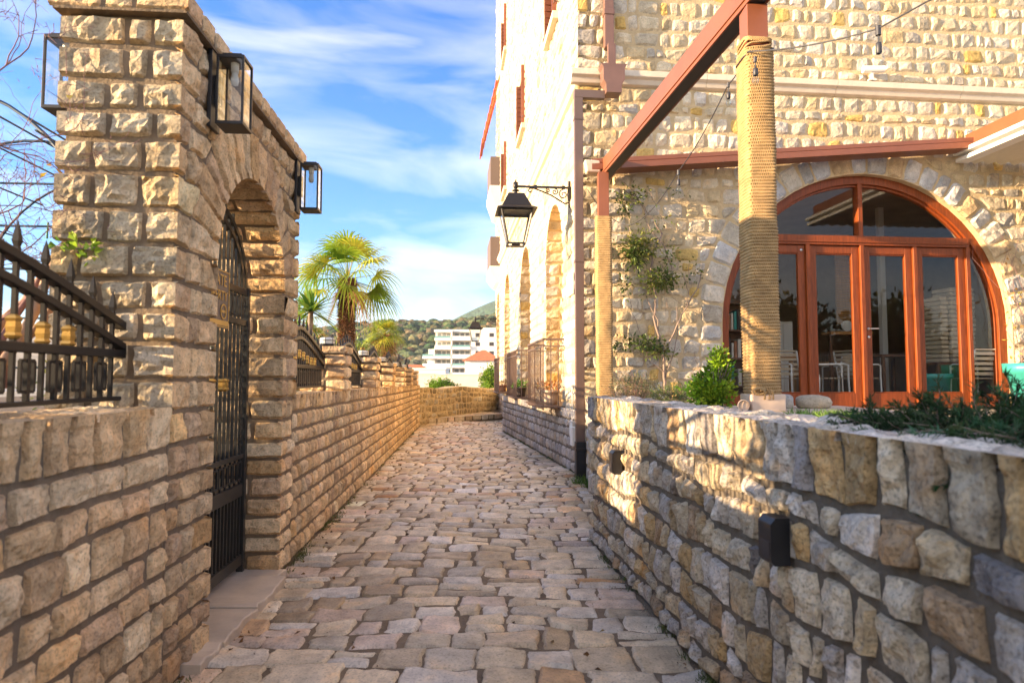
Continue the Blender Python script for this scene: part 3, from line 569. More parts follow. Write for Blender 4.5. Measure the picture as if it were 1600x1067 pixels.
# ---- spear fence panels
def fence_panel(sa, sb):
    cx, w = (sa + sb) / 2, .96; r = thing('fence_panel', 'near black wrought iron fence panel with spear tips, arched rails and gold collars', 'fence', (cx, .2, 1.2), 'L', 'arched spear fence panels on the low wall')
    up = lambda x: 1.795 - .252 * ((x * x + .012) ** .6 - .012 ** .6); t = .2
    def rail(name, f, hh, dd):
        mb = MB(); X = np.linspace(-w, w, 25); V = []
        for x in X:
            z = f(x); V += [(cx + x, t - dd / 2, z - hh / 2), (cx + x, t + dd / 2, z - hh / 2), (cx + x, t + dd / 2, z + hh / 2), (cx + x, t - dd / 2, z + hh / 2)]
        F = [(i * 4 + j, i * 4 + (j + 1) % 4, i * 4 + 4 + (j + 1) % 4, i * 4 + 4 + j) for i in range(24) for j in range(4)]; mb.add(V, F); mb.add(V[:4], [(0, 1, 2, 3)]); mb.add(V[-4:], [(3, 2, 1, 0)]); return mb.build(name, M['iron'], r, bevel=.004)
    rail('bottom_rail', lambda x: 1.262, .018, .03); rail('middle_rail', lambda x: 1.452, .034, .042); rail('arched_rail', lambda x: up(x), .034, .046); rail('arched_rail', lambda x: up(x) - .088, .03, .042)
    for k in range(-12, 13):
        x = k * .0735; e = k % 2 == 0; mb = MB(); top = up(x) + (.022 if e else .0)
        mb.bar((cx + x, t, 1.256), (cx + x, t, top), .015 if e else .017, .015, up=(0, 1, 0))
        if e:
            mb.lathe([(.009, 0), (.013, .010), (.010, .018), (.016, .036), (.010, .07), (.001, .105)], (cx + x, t, top - .005), 4, smooth=False, phase=math.pi / 4)
        mb.build('bar', M['iron'], r)
        if e and abs(k) <= 8:
            z = up(x) - .088 - .145; z = max(z, 1.505); mb = MB(); mb.lathe([(.010, -.042), (.019, -.036), (.026, -.028), (.020, -.018), (.023, 0), (.020, .018), (.026, .028), (.019, .036), (.010, .042)], (cx + x, t, z), 4, smooth=False, phase=math.pi / 4); mb.build('collar', M['gold'], r)
        if not e:
            mb = MB(); a, b, c, d = cx + x - .034, cx + x + .034, 1.302, 1.408
            for p, q in (((a, t, c), (b, t, c)), ((b, t, c), (b, t, d)), ((b, t, d), (a, t, d)), ((a, t, d), (a, t, c))): mb.bar(p, q, .011, .011, up=(0, 1, 0))
            mb.build('rectangle_ornament', M['iron'], r)
    return r
fp = fence_panel(.87, 2.79)
BAYS = [(4.80, 6.72)] + [(PIL[k][1] + .01, PIL[k + 1][0] - .01) for k in range(5)]
for k, (a, b) in enumerate(BAYS):
    c = copy_tree(fp); z = 1.2 * slope(a); c.location = fpt('L', ((a + b) / 2, .2, z)); c.scale = ((b - a) / 1.92, 1, 1); AT[c.name] = AT[fp.name]
    c['label'] = ('arched spear fence panel between the gate wall and the first pillar' if k == 0 else f'arched spear fence panel between the {ORD[k-1]} and {ORD[k]} pillars beyond the gate')

# ---- iron gate
r = thing('iron_gate', 'black wrought iron gate with arched top set in the stone archway', 'gate', (3.85, .22, .02), 'L'); t = .22
mb = MB()
for a, b in ((4.395, 4.435), (3.265, 3.305)): mb.box((a, t - .022, .01), (b, t + .022, 1.965))
mb.box((3.305, t - .016, .10), (4.395, t + .016, .17)); mb.build('frame', M['gateiron'], r, bevel=.003)
for z, hh in ((1.93, .045), (1.72, .04), (.825, .03), (.60, .085), (1.60, .02)):
    if z == 1.60: continue
    mb = MB(); mb.box((3.306, t - .014, z - hh / 2), (4.394, t + .014, z + hh / 2)); mb.build('rail', M['gateiron'], r, bevel=.003)
for rr, rz in ((.53, .46), (.47, .39)):
    mb = MB(); P = [(3.85 - rr * math.cos(a), t, 1.95 + rz * math.sin(a)) for a in np.linspace(0, math.pi, 30)]
    for p, q in zip(P[:-1], P[1:]): mb.bar(p, q, .03, .028, up=(0, 1, 0))
    mb.build('arched_rail', M['gateiron'], r)
rr, rz = .53, .46
for k in range(-7, 8):
    x = k * .07; top = 1.95 + rz * math.sqrt(max(0, 1 - (x / rr) ** 2)); top += .07 if k % 2 == 0 and abs(k) < 7 else 0; mb = MB(); mb.bar((3.85 + x, t, .84), (3.85 + x, t, top), .015, .015, up=(0, 1, 0)); mb.build('bar', M['gateiron'], r)
    if k in (-3, -2, 0, 2, 3): mb = MB(); mb.lathe([(.012, -.04), (.022, -.034), (.028, -.026), (.02, -.016), (.023, 0), (.02, .016), (.028, .026), (.022, .034), (.012, .04)], (3.85 + x, t, 1.305), 4, smooth=False, phase=math.pi / 4); mb.build('collar', M['gold'], r)
for k in range(-9, 10):
    mb = MB(); x = 3.85 + k * .057; mb.bar((x, t, .165), (x, t, .56), .015, .015, up=(0, 1, 0)); mb.build('bar', M['gateiron'], r)
for k in range(-6, 7):
    mb = MB(); x = 3.85 + k * .083
    for p, q in (((x - .03, t, .67), (x + .03, t, .67)), ((x + .03, t, .67), (x + .03, t, .785)), ((x + .03, t, .785), (x - .03, t, .785)), ((x - .03, t, .785), (x - .03, t, .67)), ((x, t, .64), (x, t, .67)), ((x, t, .785), (x, t, .815))): mb.bar(p, q, .012, .012, up=(0, 1, 0))
    mb.build('rectangle_ornament', M['gateiron'], r)
for k in range(-6, 7):
    mb = MB(); x = 3.85 + k * .083
    for p, q in (((x - .026, t, 1.76), (x + .026, t, 1.76)), ((x + .026, t, 1.76), (x + .026, t, 1.89)), ((x + .026, t, 1.89), (x - .026, t, 1.89)), ((x - .026, t, 1.89), (x - .026, t, 1.76))): mb.bar(p, q, .011, .011, up=(0, 1, 0))
    mb.build('rectangle_ornament', M['gateiron'], r)
for sx in (3.34, 4.36):
    for k in range(9):
        z = .90 + k * .105 + (.0 if k < 8 else .06); mb = MB()
        for p, q in (((sx - .022, t, z), (sx + .022, t, z)), ((sx + .022, t, z), (sx + .022, t, z + .07)), ((sx + .022, t, z + .07), (sx - .022, t, z + .07)), ((sx - .022, t, z + .07), (sx - .022, t, z))): mb.bar(p, q, .011, .011, up=(0, 1, 0))
        mb.bar((sx - .04, t, z + .035), (sx + .04, t, z + .035), .008, .008); mb.build('rectangle_ornament', M['gateiron'], r)
# sign on it
M['signgrey'] = mat('sign_grey_brown', (.13, .10, .085), .5); M['signgold'] = mat('sign_gold', (.55, .33, .08), .45, .2)
r = thing('private_property_sign', 'grey brown PRIVATE PROPERTY sign with gold lettering fixed to the gate', 'sign', (3.775, .195, 1.65), 'L'); t = .195; DX = .04
mb = MB(); mb.box((3.54, t - .004, 1.65), (4.01, t + .004, 2.005)); mb.build('plate', M['signgrey'], r)
mb = MB(); y0 = t - .0075; bw = .006
for a, b in (((3.505, 1.655), (3.965, 1.661)), ((3.505, 1.994), (3.965, 2.0)), ((3.505, 1.661), (3.511, 1.994)), ((3.959, 1.661), (3.965, 1.994)), ((3.505, 1.666), (3.965, 1.697))): mb.box((a[0] + DX, y0, a[1]), (b[0] + DX, t - .0045, b[1]))
mb.build('border', M['signgold'], r)
def text(body, size, pos, parent, m, name='lettering', ext=.001):
    c = bpy.data.curves.new(name, 'FONT'); c.body = body; c.size = size; c.align_x = 'CENTER'; c.align_y = 'CENTER'; c.extrude = ext; c.materials.append(m)
    t_ = bpy.data.objects.new('t', c); col.objects.link(t_); me = bpy.data.meshes.new_from_object(t_.evaluated_get(bpy.context.evaluated_depsgraph_get())); bpy.data.objects.remove(t_)
    o = bpy.data.objects.new(name, me); col.objects.link(o); o.parent = parent; o.location = Vector(np.array(pos) - AT[parent.name]); o.rotation_euler = (R_(90), 0, 0); return o
text('PRIVATE', .098, (3.775, y0, 1.937), r, M['signgold']); text('PROPERTY', .083, (3.775, y0, 1.845), r, M['signgold'])
for x, kind in ((3.63, 1), (3.78, 2), (3.915, 0)):
    mb = MB()
    if kind != 2:
        P = [(x + .043 * math.cos(a), y0, 1.752 + .043 * math.sin(a)) for a in np.linspace(0, 2 * math.pi, 33)]
        for p, q in zip(P[:-1], P[1:]): mb.bar(p, q, .008, .004, up=(0, 1, 0))
        mb.box((x - .03, y0 - .002, 1.746), (x + .03, y0 + .002, 1.760))
    else:
        mb.box((x - .035, y0 - .002, 1.766), (x + .03, y0 + .002, 1.776)); mb.box((x - .035, y0 - .002, 1.744), (x + .02, y0 + .002, 1.754)); mb.box((x - .035, y0 - .002, 1.722), (x + .03, y0 + .002, 1.732))
    mb.build('symbol', M['signgold'], r)
# threshold
r = thing('door_threshold', 'pale worn marble threshold under the iron gate', 'threshold', (3.6, .1, 0), 'L')
for a, b, e in ((2.98, 3.235, -.10), (3.24, 3.72, -.105), (3.725, 4.30, -.115), (4.305, 4.47, -.065)):
    mb = MB(); n = 14; X = np.linspace(a, b, n); V = []
    for x in X:
        j = fbm(np.array([[x * 14, 3., a]]), 3, 4)[0] * .022; V += [(x, e + j, -.02), (x, .42 if a > 3 else -.005, -.02), (x, .42 if a > 3 else -.005, .056), (x, e + j, .048 + j * .6)]
    F = [(i * 4 + q, i * 4 + (q + 1) % 4, i * 4 + 4 + (q + 1) % 4, i * 4 + 4 + q) for i in range(n - 1) for q in range(4)]; mb.add(V, F); mb.add(V[:4], [(0, 1, 2, 3)]); mb.add(V[-4:], [(3, 2, 1, 0)])
    mb.build('slab', M['marble'], r, bevel=.008)

# ---- box wall lanterns
def box_lantern(s0, side, label):
    """side -1: on the lane face, +1: on the garden face"""
    f = 0.0 if side < 0 else .47; sg = side; g = lambda d: f + sg * d
    r = thing('wall_lantern', label, 'lantern', (s0 + .065, f, 2.6), 'L', 'black glass box lanterns on the gate wall')
    def bx(mb, a, b, mi=0):
        y0, y1 = sorted((g(a[1]), g(b[1]))); mb.box((a[0], y0, a[2]), (b[0], y1, b[2]), mi)
    mb = MB(); bx(mb, (s0 + .0, .022, 2.575), (s0 + .12, .042, 3.0 - .03)); bx(mb, (s0 + .045, .03, 2.70), (s0 + .085, .066, 2.85)); mb.build('backplate', M['blackpaint'], r, bevel=.003)
    mb = MB(); a, b, c, d = s0, s0 + .135, .062, .195; z0, z1 = 2.60, 2.925; w_ = .011
    for x in (a, b - w_):
        for y in (c, d - w_): bx(mb, (x, y, z0), (x + w_, y + w_, z1))
    bx(mb, (a, c, z0 - .012), (b, d, z0 + .004)); bx(mb, (a, c, z1 - .004), (b, d, z1 + .012)); bx(mb, (a + .02, c + .02, z1 + .012), (b - .02, d - .02, z1 + .028))
    mb.build('frame', M['blackpaint'], r, bevel=.0015)
    mb = MB()
    Y0, Y1 = g(c + .006), g(d - .006); A, B = a + .006, b - .006
    for p in (((A, Y0), (A, Y1)), ((B, Y0), (B, Y1)), ((A, Y1), (B, Y1)), ((A, Y0), (B, Y0))): mb.quad((*p[0], z0), (*p[1], z0), (*p[1], z1), (*p[0], z1))
    mb.build('lamp_glass', M['glass'], r)
    mb = MB(); mb.lathe([(0, z1 - .05), (.018, z1 - .05), (.02, z1 - .004)], (s0 + .068, g(.128), 0), 12); mb.lathe([(.0, z1 - .12), (.016, z1 - .112), (.02, z1 - .09), (.014, z1 - .05)], (s0 + .068, g(.128), 0), 12, mi=1); mb.build('lamp_holder', [M['white'], M['frost']], r)
box_lantern(3.06, -1, 'nearer of the two black box lanterns on the lane side of the gate wall')
box_lantern(4.66, -1, 'farther small looking black box lantern at the gate wall end against the sky')
box_lantern(2.93, 1, 'black box lantern on the garden side showing past the pillar edge')
# ================================================================== STONE BUILDING (frame B: u along the front, v along the lane facade)
rb = thing('stone_building', 'tall cream stone restaurant building with arches along the lane', 'building', (0, 0, 0), 'B')
rng = np.random.default_rng(23); TZ = .89; AC, AR, AS = 4.24, 2.215, 2.1
front = lambda u, z, h: S3(u, -h, z); lane = lambda a, z, h: S3(-h, -a, z)
def frock(**k): return dict(dict(h=.021, bev=.008, rnd=.13, facet=.65, noise=.62, nfreq=18, jit=.010, tilt=.22, lod=3.4), **k)
mb = MB(); arch_body(mb, 0, 11.5, -.05, 18, 0, .42, [(AC, AR, AS, TZ)], 1)
zz = np.concatenate([zrows(rng, 0, AS, .20, .28), zrows(rng, AS, 5.45, .20, .28)[1:], zrows(rng, 5.68, 7.9, .20, .28)])
for lo, hi in ((0, 5.45), (5.68, 7.9)):
    z_ = zz[(zz >= lo - .001) & (zz <= hi + .001)]
    Q, F = layout(rng, 0, 11.4, z_, .235, gap=.024, jit=.5, holes=[(AC, AR + .36, AS, TZ, True, AR + .33)], flagL=True, wob=.018, ujit=.016)
    Q = np.array(Q); lay(mb, 'B', Q, front, rng, FC, flags=F & False | (F * np.array([1, 0, 0, 0], bool) & (Q[:, 0:1, 0] < .05)), **frock())
q1, conv = ring(rng, AC, AS, AR, AR + .35, 27, gap=.022, a0=0); F = np.zeros((len(q1), 4), bool)
lay(mb, 'B', q1, ringmap(conv), rng, ([(.62, .54, .42), (.52, .49, .45), (.58, .42, .24)], [4, 4, 1]), **frock(h=.03, facet=.5))
for a, b in ((AC - AR - .34, AC - AR - .0), (AC + AR, AC + AR + .34)):
    zq = zrows(rng, TZ, AS, .24, .2); q1, f1 = layout(rng, a, b, zq, .36, gap=.03); lay(mb, 'B', q1, front, rng, ([(.62, .54, .42), (.52, .49, .45)], [1, 1]), **frock(h=.03))
# big out of frame courses above
q1, f1 = layout(rng, 0, 11.4, zrows(rng, 7.9, 18, .3), .45, gap=.035); lay(mb, 'B', q1, front, rng, FC, **frock(lod=14))
mb.build('front_wall', [M['fstone'], M['fmortar']], rb)
ARC = [(2.2, .87, 3.47, .85), (6.45, 1.0, 3.48, .85), (11.35, .93, 3.69, .85), (15.1, .63, 3.9, .85)]
WIN = [(2.2, .46), (7.1, .62), (12.2, .62)]
mb = MB()
for z0, z1, ops in ((-.05, 5.45, ARC), (5.45, 10, [(c, w_, 9.0, 7.5, 1) for c, w_ in WIN]), (10, 18, [(c, w_, 13.6, 12.1, 1) for c, w_ in WIN])):
    arch_body(mb, .0, 16.4, z0, z1, 0, .45, ops, 1, swap=True, back=False)
mb.box((.46, .5, -.05), (.5, 16.4, 18), 1); mb.box((.0, 16.39, -.05), (11.5, 16.45, 18), 1)
FLC = ([(.58, .49, .36), (.54, .47, .37), (.62, .54, .41), (.50, .40, .26)], [4, 3, 3, 1])
for z0, z1, hs in ((0, 5.45, [(-c, r + .16, s, zl, True, r) for c, r, s, zl in ARC]), (5.68, 7.5, []), (7.5, 9.0, [(-c, w_, 9.0, 7.5, True, w_, 1) for c, w_ in WIN]), (9.0, 12.1, []), (12.1, 13.6, [(-c, w_, 13.6, 12.1, True, w_, 1) for c, w_ in WIN]), (13.6, 18, [])):
    Q, F = layout(rng, -16.4, 0, zrows(rng, z0, z1, .20, .12), .30, gap=.020, jit=.35, holes=hs, flagR=True, wob=.004); lay(mb, 'B', Q, lane, rng, FLC, flags=F, **frock(h=.02, bev=.014, rnd=.08, facet=.5, noise=.4, jit=.006, lod=4))
for c, r, s, zl in ARC:
    q1, conv = ring(rng, -c, s, r, r + .16, 13, gap=.015); fl = np.zeros((len(q1), 4), bool); fl[:, 2] = True
    def rmp(a, rr, h, conv=conv):
        u, z = conv(a, rr); return S3(-h, -u, z)
    lay(mb, 'B', q1, rmp, rng, FLC, flags=fl, **frock(h=.02, bev=.014, facet=.4, noise=.4))
    q1, f1 = layout(rng, 0, .45, zrows(rng, zl, s, .2), .3, gap=.02, flagL=True, jit=.3)       # far jamb, faces the camera
    lay(mb, 'B', q1, lambda u, z, h, c=c, r=r: S3(u, c + r - h, z), rng, FC, flags=f1, **frock(h=.02, noise=1.1, nfreq=22, facet=.8))
    rm = r; nq = 13; sq = []
    for k in range(nq):
        a0, a1 = math.pi * k / nq * r + .01, math.pi * (k + 1) / nq * r - .01; sq.append([(a0, -.45), (a1, -.45), (a1, 0), (a0, 0)])
    fl = np.zeros((nq, 4), bool); fl[:, 3] = True
    def sf_(a, b, h, c=c, r=r, s=s): th = a / r; return S3(-b, c - (r - h) * np.cos(th), s + (r - h) * np.sin(th))
    lay(mb, 'B', np.array(sq), sf_, rng, FC, flags=fl, **frock(h=.02, noise=1.1, nfreq=22, facet=.8))
mb.build('lane_wall', [M['fstone'], M['fmortar']], rb)
# battered stone plinth under the cages
mb = MB(); wv_ = np.array([-.44, 7.7]); wl = np.linalg.norm(wv_); wv_ /= wl; wn = np.array([-wv_[1], wv_[0]])
mb.prism([(0, .02), (0, 7.7), (-.44, 7.7)], -.05, .88, 1, axes=(0, 1, 2))
pl_ = lambda a, z, h: S3(wv_[0] * (-a) + wn[0] * h, wv_[1] * (-a) + wn[1] * h, z)
Q, F = layout(rng, -wl, -.02, zrows(rng, 0, .88, .16), .25, gap=.016, flagL=True, flagT=True, jit=.3); lay(mb, 'B', Q, pl_, rng, ([(.50, .44, .37), (.46, .42, .38), (.42, .36, .29)], [3, 3, 2]), flags=F, **frock(h=.016, bev=.012, rnd=.08, facet=.4, noise=.4))
q1, f1 = layout(rng, -.44, 0, zrows(rng, 0, .88, .16), .25, gap=.016); lay(mb, 'B', q1, lambda u, z, h: S3(u, 7.7 + h, z), rng, FC, **frock(lod=9))
mb.box((-.02, .3, .87), (.02, .31, .88), 1); mb.build('plinth', [M['fstone'], M['rmortar']], rb)
# cornice
prof = [(0, 5.45), (-.05, 5.47), (-.075, 5.53), (-.12, 5.56), (-.125, 5.64), (-.02, 5.685), (0, 5.685)]
mb = MB(); u = -.125
while u < 11.4:
    e = min(u + 1.95, 11.4); pts = np.array([(0, p[0], p[1]) for p in prof]); n = len(prof); sl = .0
    V = np.concatenate([pts + [u, 0, 0], pts + [e - .006, 0, 0]]); mb.add(V, [(i, n + i, n + (i + 1) % n, (i + 1) % n) for i in range(n)], 0); mb.add(V[:n], [tuple(range(n))]); mb.add(V[n:], [tuple(reversed(range(n)))]); u = e
u = .001
while u < 16.4:
    e = min(u + 1.95, 16.4); pts = np.array([(p[0], 0, p[1] - .002) for p in prof]); V = np.concatenate([pts + [0, u, 0], pts + [0, e - .006, 0]])
    mb.add(V, [(i, (i + 1) % n, n + (i + 1) % n, n + i) for i in range(n)], 0); mb.add(V[:n], [tuple(reversed(range(n)))]); mb.add(V[n:], [tuple(range(n))]); u = e
mb.build('cornice', M['cream'], rb, bevel=.006)
# upper windows
for zlo, zhi in ((7.5, 9.0), (12.1, 13.6)):
    for c, w_ in WIN:
        mb = MB(); x = .12
        for a, b in (((x, c - w_, zlo), (x + .06, c - w_ + .06, zhi)), ((x, c + w_ - .06, zlo), (x + .06, c + w_, zhi)), ((x, c - w_ + .06, zhi - .06), (x + .06, c + w_ - .06, zhi)), ((x, c - w_ + .06, zlo), (x + .06, c + w_ - .06, zlo + .06)), ((x, c - .03, zlo + .06), (x + .055, c + .03, zhi - .06))): mb.box(a, b)
        f = mb.build('window', M['brown'], rb)
        mb = MB(); mb.box((x + .03, c - w_ + .05, zlo + .05), (x + .035, c + w_ - .05, zhi - .05)); mb.build('pane', M['dark'], f)
        mb = MB(); mb.box((-.11, c - w_ - .1, zlo - .13), (.12, c + w_ + .1, zlo - .002)); mb.build('sill', M['cream'], f, bevel=.008)
        for sg in (-1, 1):
            mb = MB(); y0 = c + sg * w_; y1 = c + sg * (w_ + .0); yy = sorted((c + sg * (w_ - .005), c + sg * (w_ - .045))); mb.box((-.10, yy[0], zlo + .02), (.118, yy[1], zhi - .02)); 
            for k in range(12): zc_ = zlo + .08 + k * (zhi - zlo - .16) / 11; yy2 = sorted((c + sg * (w_ - .05), c + sg * (w_ - .058))); mb.box((-.09, yy2[0], zc_ - .02), (.10, yy2[1], zc_ + .02))
            mb.build('shutter', M['brown'], f)
            mb = MB(); mb.bar((-.09, c + sg * (w_ + .16), zlo + .12), (-.02, c + sg * (w_ + .16), zlo + .12), .015, .015); mb.bar((-.09, c + sg * (w_ + .16) - .06, zlo + .12), (-.09, c + sg * (w_ + .16) + .06, zlo + .12), .015, .02); mb.build('shutter_hook', M['darkbrown'], f)
# balconies and the slatted awning at the far end
for k, (z0, z1, zs1) in enumerate(((4.75, 5.25, 6.9), (7.4, 8.2, 10.3))):
    mb = MB(); mb.prism([(0, z0), (-.16, z0 + .08), (-.38, z1 - .12), (-.38, z1 + .12), (0, z1 + .12)], 14.2, 16.3, 0, axes=(0, 2, 1)); b = mb.build('balcony', M['plaster'], rb)
    mb = MB(); mb.box((-.36, 14.25, z1 + .12), (-.33, 16.25, z1 + 1.2)); mb.box((-.33, 14.25, z1 + .12), (0, 14.27, z1 + 1.2)); mb.build('screen', M['screen'], b)
mb = MB()
for k in range(8):
    f = k / 7; p = (-.12 - .50 * f, 14.6, 12.3 - 2.2 * f); mb.box((p[0] - .05, 14.4, p[2] - .03), (p[0] + .05, 16.2, p[2] + .03))
for y in (14.45, 16.15): mb.bar((0, y, 12.55), (-.66, y, 9.95), .05, .05)
mb.build('slatted_awning', M['orangemetal'], rb)
# window cages
for k, (c, r, s, zl) in enumerate(ARC[:3]):
    a, b = c - r - .12, c + r + .12; X0 = -.34; mb = MB(); zt = 1.95
    if k == 0: b -= .05
    mb.bar((0, a, zt), (X0, a, zt), .03, .03); mb.bar((X0, a - .015, zt), (X0, b + .015, zt), .035, .03); mb.bar((X0, b, zt), (0, b, zt), .03, .03)
    for zq in (.90, 1.84): mb.bar((-.02, a, zq), (X0, a, zq), .018, .018); mb.bar((X0, a, zq), (X0, b, zq), .018, .018); mb.bar((X0, b, zq), (-.02, b, zq), .018, .018)
    f = mb.build('window_cage', M['pipe'], rb)
    n = int((b - a) / .13); mb = MB()
    for q in range(n + 1): y = a + (b - a) * q / n; mb.bar((X0, y, .85), (X0, y, zt), .014, .014, up=(0, 1, 0))
    for x in (-.11, -.225): 
        for y in (a, b): mb.bar((x, y, .85), (x, y, zt), .014, .014, up=(0, 1, 0))
    mb.build('cage_bars', M['pipe'], f); mb = MB(); mb.box((-.39, a - .05, .885), (.3, b + .05, .915)); mb.build('sill', M['pipe'], f)
# door, plate and boxes on the lane wall
mb = MB(); mb.box((-.052, .36, 2.55), (-.022, .78, 2.86)); mb.build('wall_plate', M['white'], rb, bevel=.004)
mb = MB(); mb.box((-.09, .18, .40), (-.022, .36, .66)); mb.box((-.05, .40, .50), (-.022, .62, .70)); mb.bar((-.035, .45, .7), (-.035, .45, 1.25), .02, .02); mb.build('utility_box', M['plaster'], rb, bevel=.006)
# gutter pipe
mb = MB(); mb.box((.34, -.14, 5.95), (.47, -.03, 14)); mb.box((.33, -.15, 6.42), (.48, -.028, 6.5)); mb.box((.37, -.19, 5.6), (.48, -.13, 5.98)); dp = mb.build('downpipe', M['darkbrown'], rb, bevel=.006)
mb = MB(); mb.prism([(.24, 5.62), (.60, 5.62), (.565, 5.57), (.565, 5.40), (.525, 5.34), (.52, 5.22), (.31, 5.22), (.305, 5.34), (.27, 5.40), (.27, 5.57)], -.33, -.13, 0); mb.build('hopper', M['darkbrown'], dp, bevel=.004)
mb = MB(); mb.box((-.115, -.24, 5.17), (.31, -.155, 5.28)); mb.box((-.115, -.24, .5), (-.0, -.155, 5.17)); mb.box((-.122, -.247, 4.86), (.008, -.15, 4.90)); mb.box((-.122, -.247, 2.9), (.008, -.15, 2.94)); mb.box((-.05, -.155, 4.4), (-.02, .01, 4.44)); mb.box((-.05, -.155, 1.4), (-.02, .01, 1.44)); mb.build('lower_pipe', M['pipe'], dp, bevel=.004)
mb = MB(); mb.box((-.122, -.26, 0.0), (.008, -.135, .5)); mb.box((-.13, -.27, .38), (.016, -.13, .42)); mb.build('pipe_foot', M['blackpaint'], dp, bevel=.004)

# ---- glazed arch doors
V0, V1 = .13, .21
def ringband(mb, cu, zs, r0, r1, v0, v1, mi=0, n=48, a0=0, a1=math.pi):
    A = np.linspace(a0, a1, n + 1); V = []
    for a in A:
        for r, v in ((r0, v0), (r1, v0), (r1, v1), (r0, v1)): V.append((cu - r * math.cos(a), v, zs + r * math.sin(a)))
    F = [(i * 4 + j, i * 4 + (j + 1) % 4, i * 4 + 4 + (j + 1) % 4, i * 4 + 4 + j) for i in range(n) for j in range(4)]; mb.add(V, F, mi)
mb = MB(); ringband(mb, AC, AS, AR - .12, AR + .005, V0 - .03, V1 + .03); ringband(mb, AC, AS, AR - .155, AR - .12, V0 + .01, V1)
for sg in (-1, 1):
    for w0, w1, e in ((.0, .12, .03), (.12, .155, -.01)):
        a, b = sorted((AC + sg * (AR + .002 - w0), AC + sg * (AR - w1))); mb.box((a, V0 - e, TZ), (b, V1 + e, AS))
MUL = [2.55, 3.37, 4.20, 5.03, 5.87]; TRZ = (3.28, 3.42)
arcx = lambda z: math.sqrt(max(0, (AR - .14) ** 2 - (z - AS) ** 2)) if z > AS else AR - .14
xt = arcx(3.35); fr = None
fr = mb.build('doorway_frame', M['wood'], rb, bevel=.004)
mb = MB(); mb.box((AC - xt, V0 - .045, TRZ[0]), (AC + xt, V1 + .02, TRZ[1])); mb.box((AC - xt, V0 - .06, TRZ[0] + .035), (AC + xt, V0 - .045, TRZ[0] + .055)); mb.build('transom', M['wood'], fr, bevel=.005)
for m_ in MUL:
    mb = MB(); zt = min(TRZ[0], AS + math.sqrt(max(0, (AR - .14) ** 2 - (m_ - AC) ** 2))); mb.box((m_ - .03, V0 - .05, TZ), (m_ + .03, V1 + .01, zt)); mb.build('mullion', M['wood'], fr, bevel=.006)
mb = MB(); mb.box((4.17, V0 - .03, TRZ[1]), (4.24, V1 + .01, AS + AR - .12)); mb.build('mullion', M['wood'], fr, bevel=.005)
# fan light and side panes
def fanpane(x0, x1):
    mb = MB(); X = np.linspace(x0, x1, 20); top = [AS + math.sqrt(max(0, (AR - .13) ** 2 - (x - AC) ** 2)) for x in X]; vp = .17
    for i in range(19): mb.quad((X[i], vp, TRZ[1] - .01), (X[i + 1], vp, TRZ[1] - .01), (X[i + 1], vp, max(top[i + 1], TRZ[1])), (X[i], vp, max(top[i], TRZ[1])))
    mb.build('pane', M['doorglass'], fr)
fanpane(AC - xt, 4.18); fanpane(4.23, AC + xt)
for x0, x1, sg in ((AC - AR + .14, MUL[0] - .03, -1), (MUL[-1] + .03, AC + AR - .14, 1)):
    mb = MB(); Z = np.linspace(TZ + .2, 3.27, 24); vp = .17
    for a, b in zip(Z[:-1], Z[1:]):
        xa, xb = AC + sg * arcx(a), AC + sg * arcx(b); m_ = MUL[0] - .03 if sg < 0 else MUL[-1] + .03
        if sg < 0: xa, xb = min(xa, m_), min(xb, m_)
        else: xa, xb = max(xa, m_), max(xb, m_)
        mb.quad((xa, vp, a), (m_, vp, a), (m_, vp, b), (xb, vp, b))
    mb.build('pane', M['doorglass'], fr)
    mb = MB(); mb.box((min(x0, x1), V0, TZ + .01), (max(x0, x1), V1 - .01, TZ + .22)); mb.build('bottom_panel', M['wood'], fr, bevel=.004)
for k in range(4):
    a, b = MUL[k] + .034, MUL[k + 1] - .034; sw = .105; v0, v1 = V0 - .01, V0 + .05; mb = MB(); z0, z1 = TZ + .015, TRZ[0] - .008
    mb.box((a, v0, z0), (a + sw, v1, z1)); mb.box((b - sw, v0, z0), (b, v1, z1)); mb.box((a + sw, v0 + .001, z1 - .11), (b - sw, v1 - .001, z1)); mb.box((a + sw, v0 + .001, z0), (b - sw, v1 - .001, z0 + .22))
    for p, q in (((a + sw, z0 + .22), (b - sw, z0 + .24)), ((a + sw, z1 - .13), (b - sw, z1 - .11))): mb.box((p[0], v0 + .012, p[1]), (q[0], v0 + .03, q[1]))
    d = mb.build('door', M['wood'], rb, bevel=.005)
    mb = MB(); mb.quad((a + sw - .005, v0 + .03, z0 + .21), (b - sw + .005, v0 + .03, z0 + .21), (b - sw + .005, v0 + .03, z1 - .1), (a + sw - .005, v0 + .03, z1 - .1)); mb.build('pane', M['doorglass'], d)
    if k == 2:
        mb = MB(); x = a + .052; mb.lathe([(0, 0), (.022, 0), (.022, .008), (.009, .01), (.009, .05)], (0, 0, 0), 14); V = mb.V[0].copy(); mb.V[0] = np.stack([V[:, 0] + x, v0 - V[:, 2], V[:, 1] + 2.06], 1)
        mb.tube([(x, v0 - .045, 2.06), (x + .13, v0 - .045, 2.062)], .010, 8); mb.lathe([(0, 0), (.022, 0), (.022, .01), (0, .012)], (0, 0, 0), 14); V = mb.V[-1].copy(); mb.V[-1] = np.stack([V[:, 0] + x, v0 - V[:, 2], V[:, 1] + 1.94], 1); mb.build('handle', M['chrome'], d)
    if k == 0:
        mb = MB(); mb.lathe([(0, 0), (.022, 0), (.022, .01), (0, .012)], (0, 0, 0), 14); V = mb.V[-1].copy(); mb.V[-1] = np.stack([V[:, 0] + b - .05, v0 - V[:, 2], V[:, 1] + 3.2], 1); mb.build('lock', M['chrome'], d)
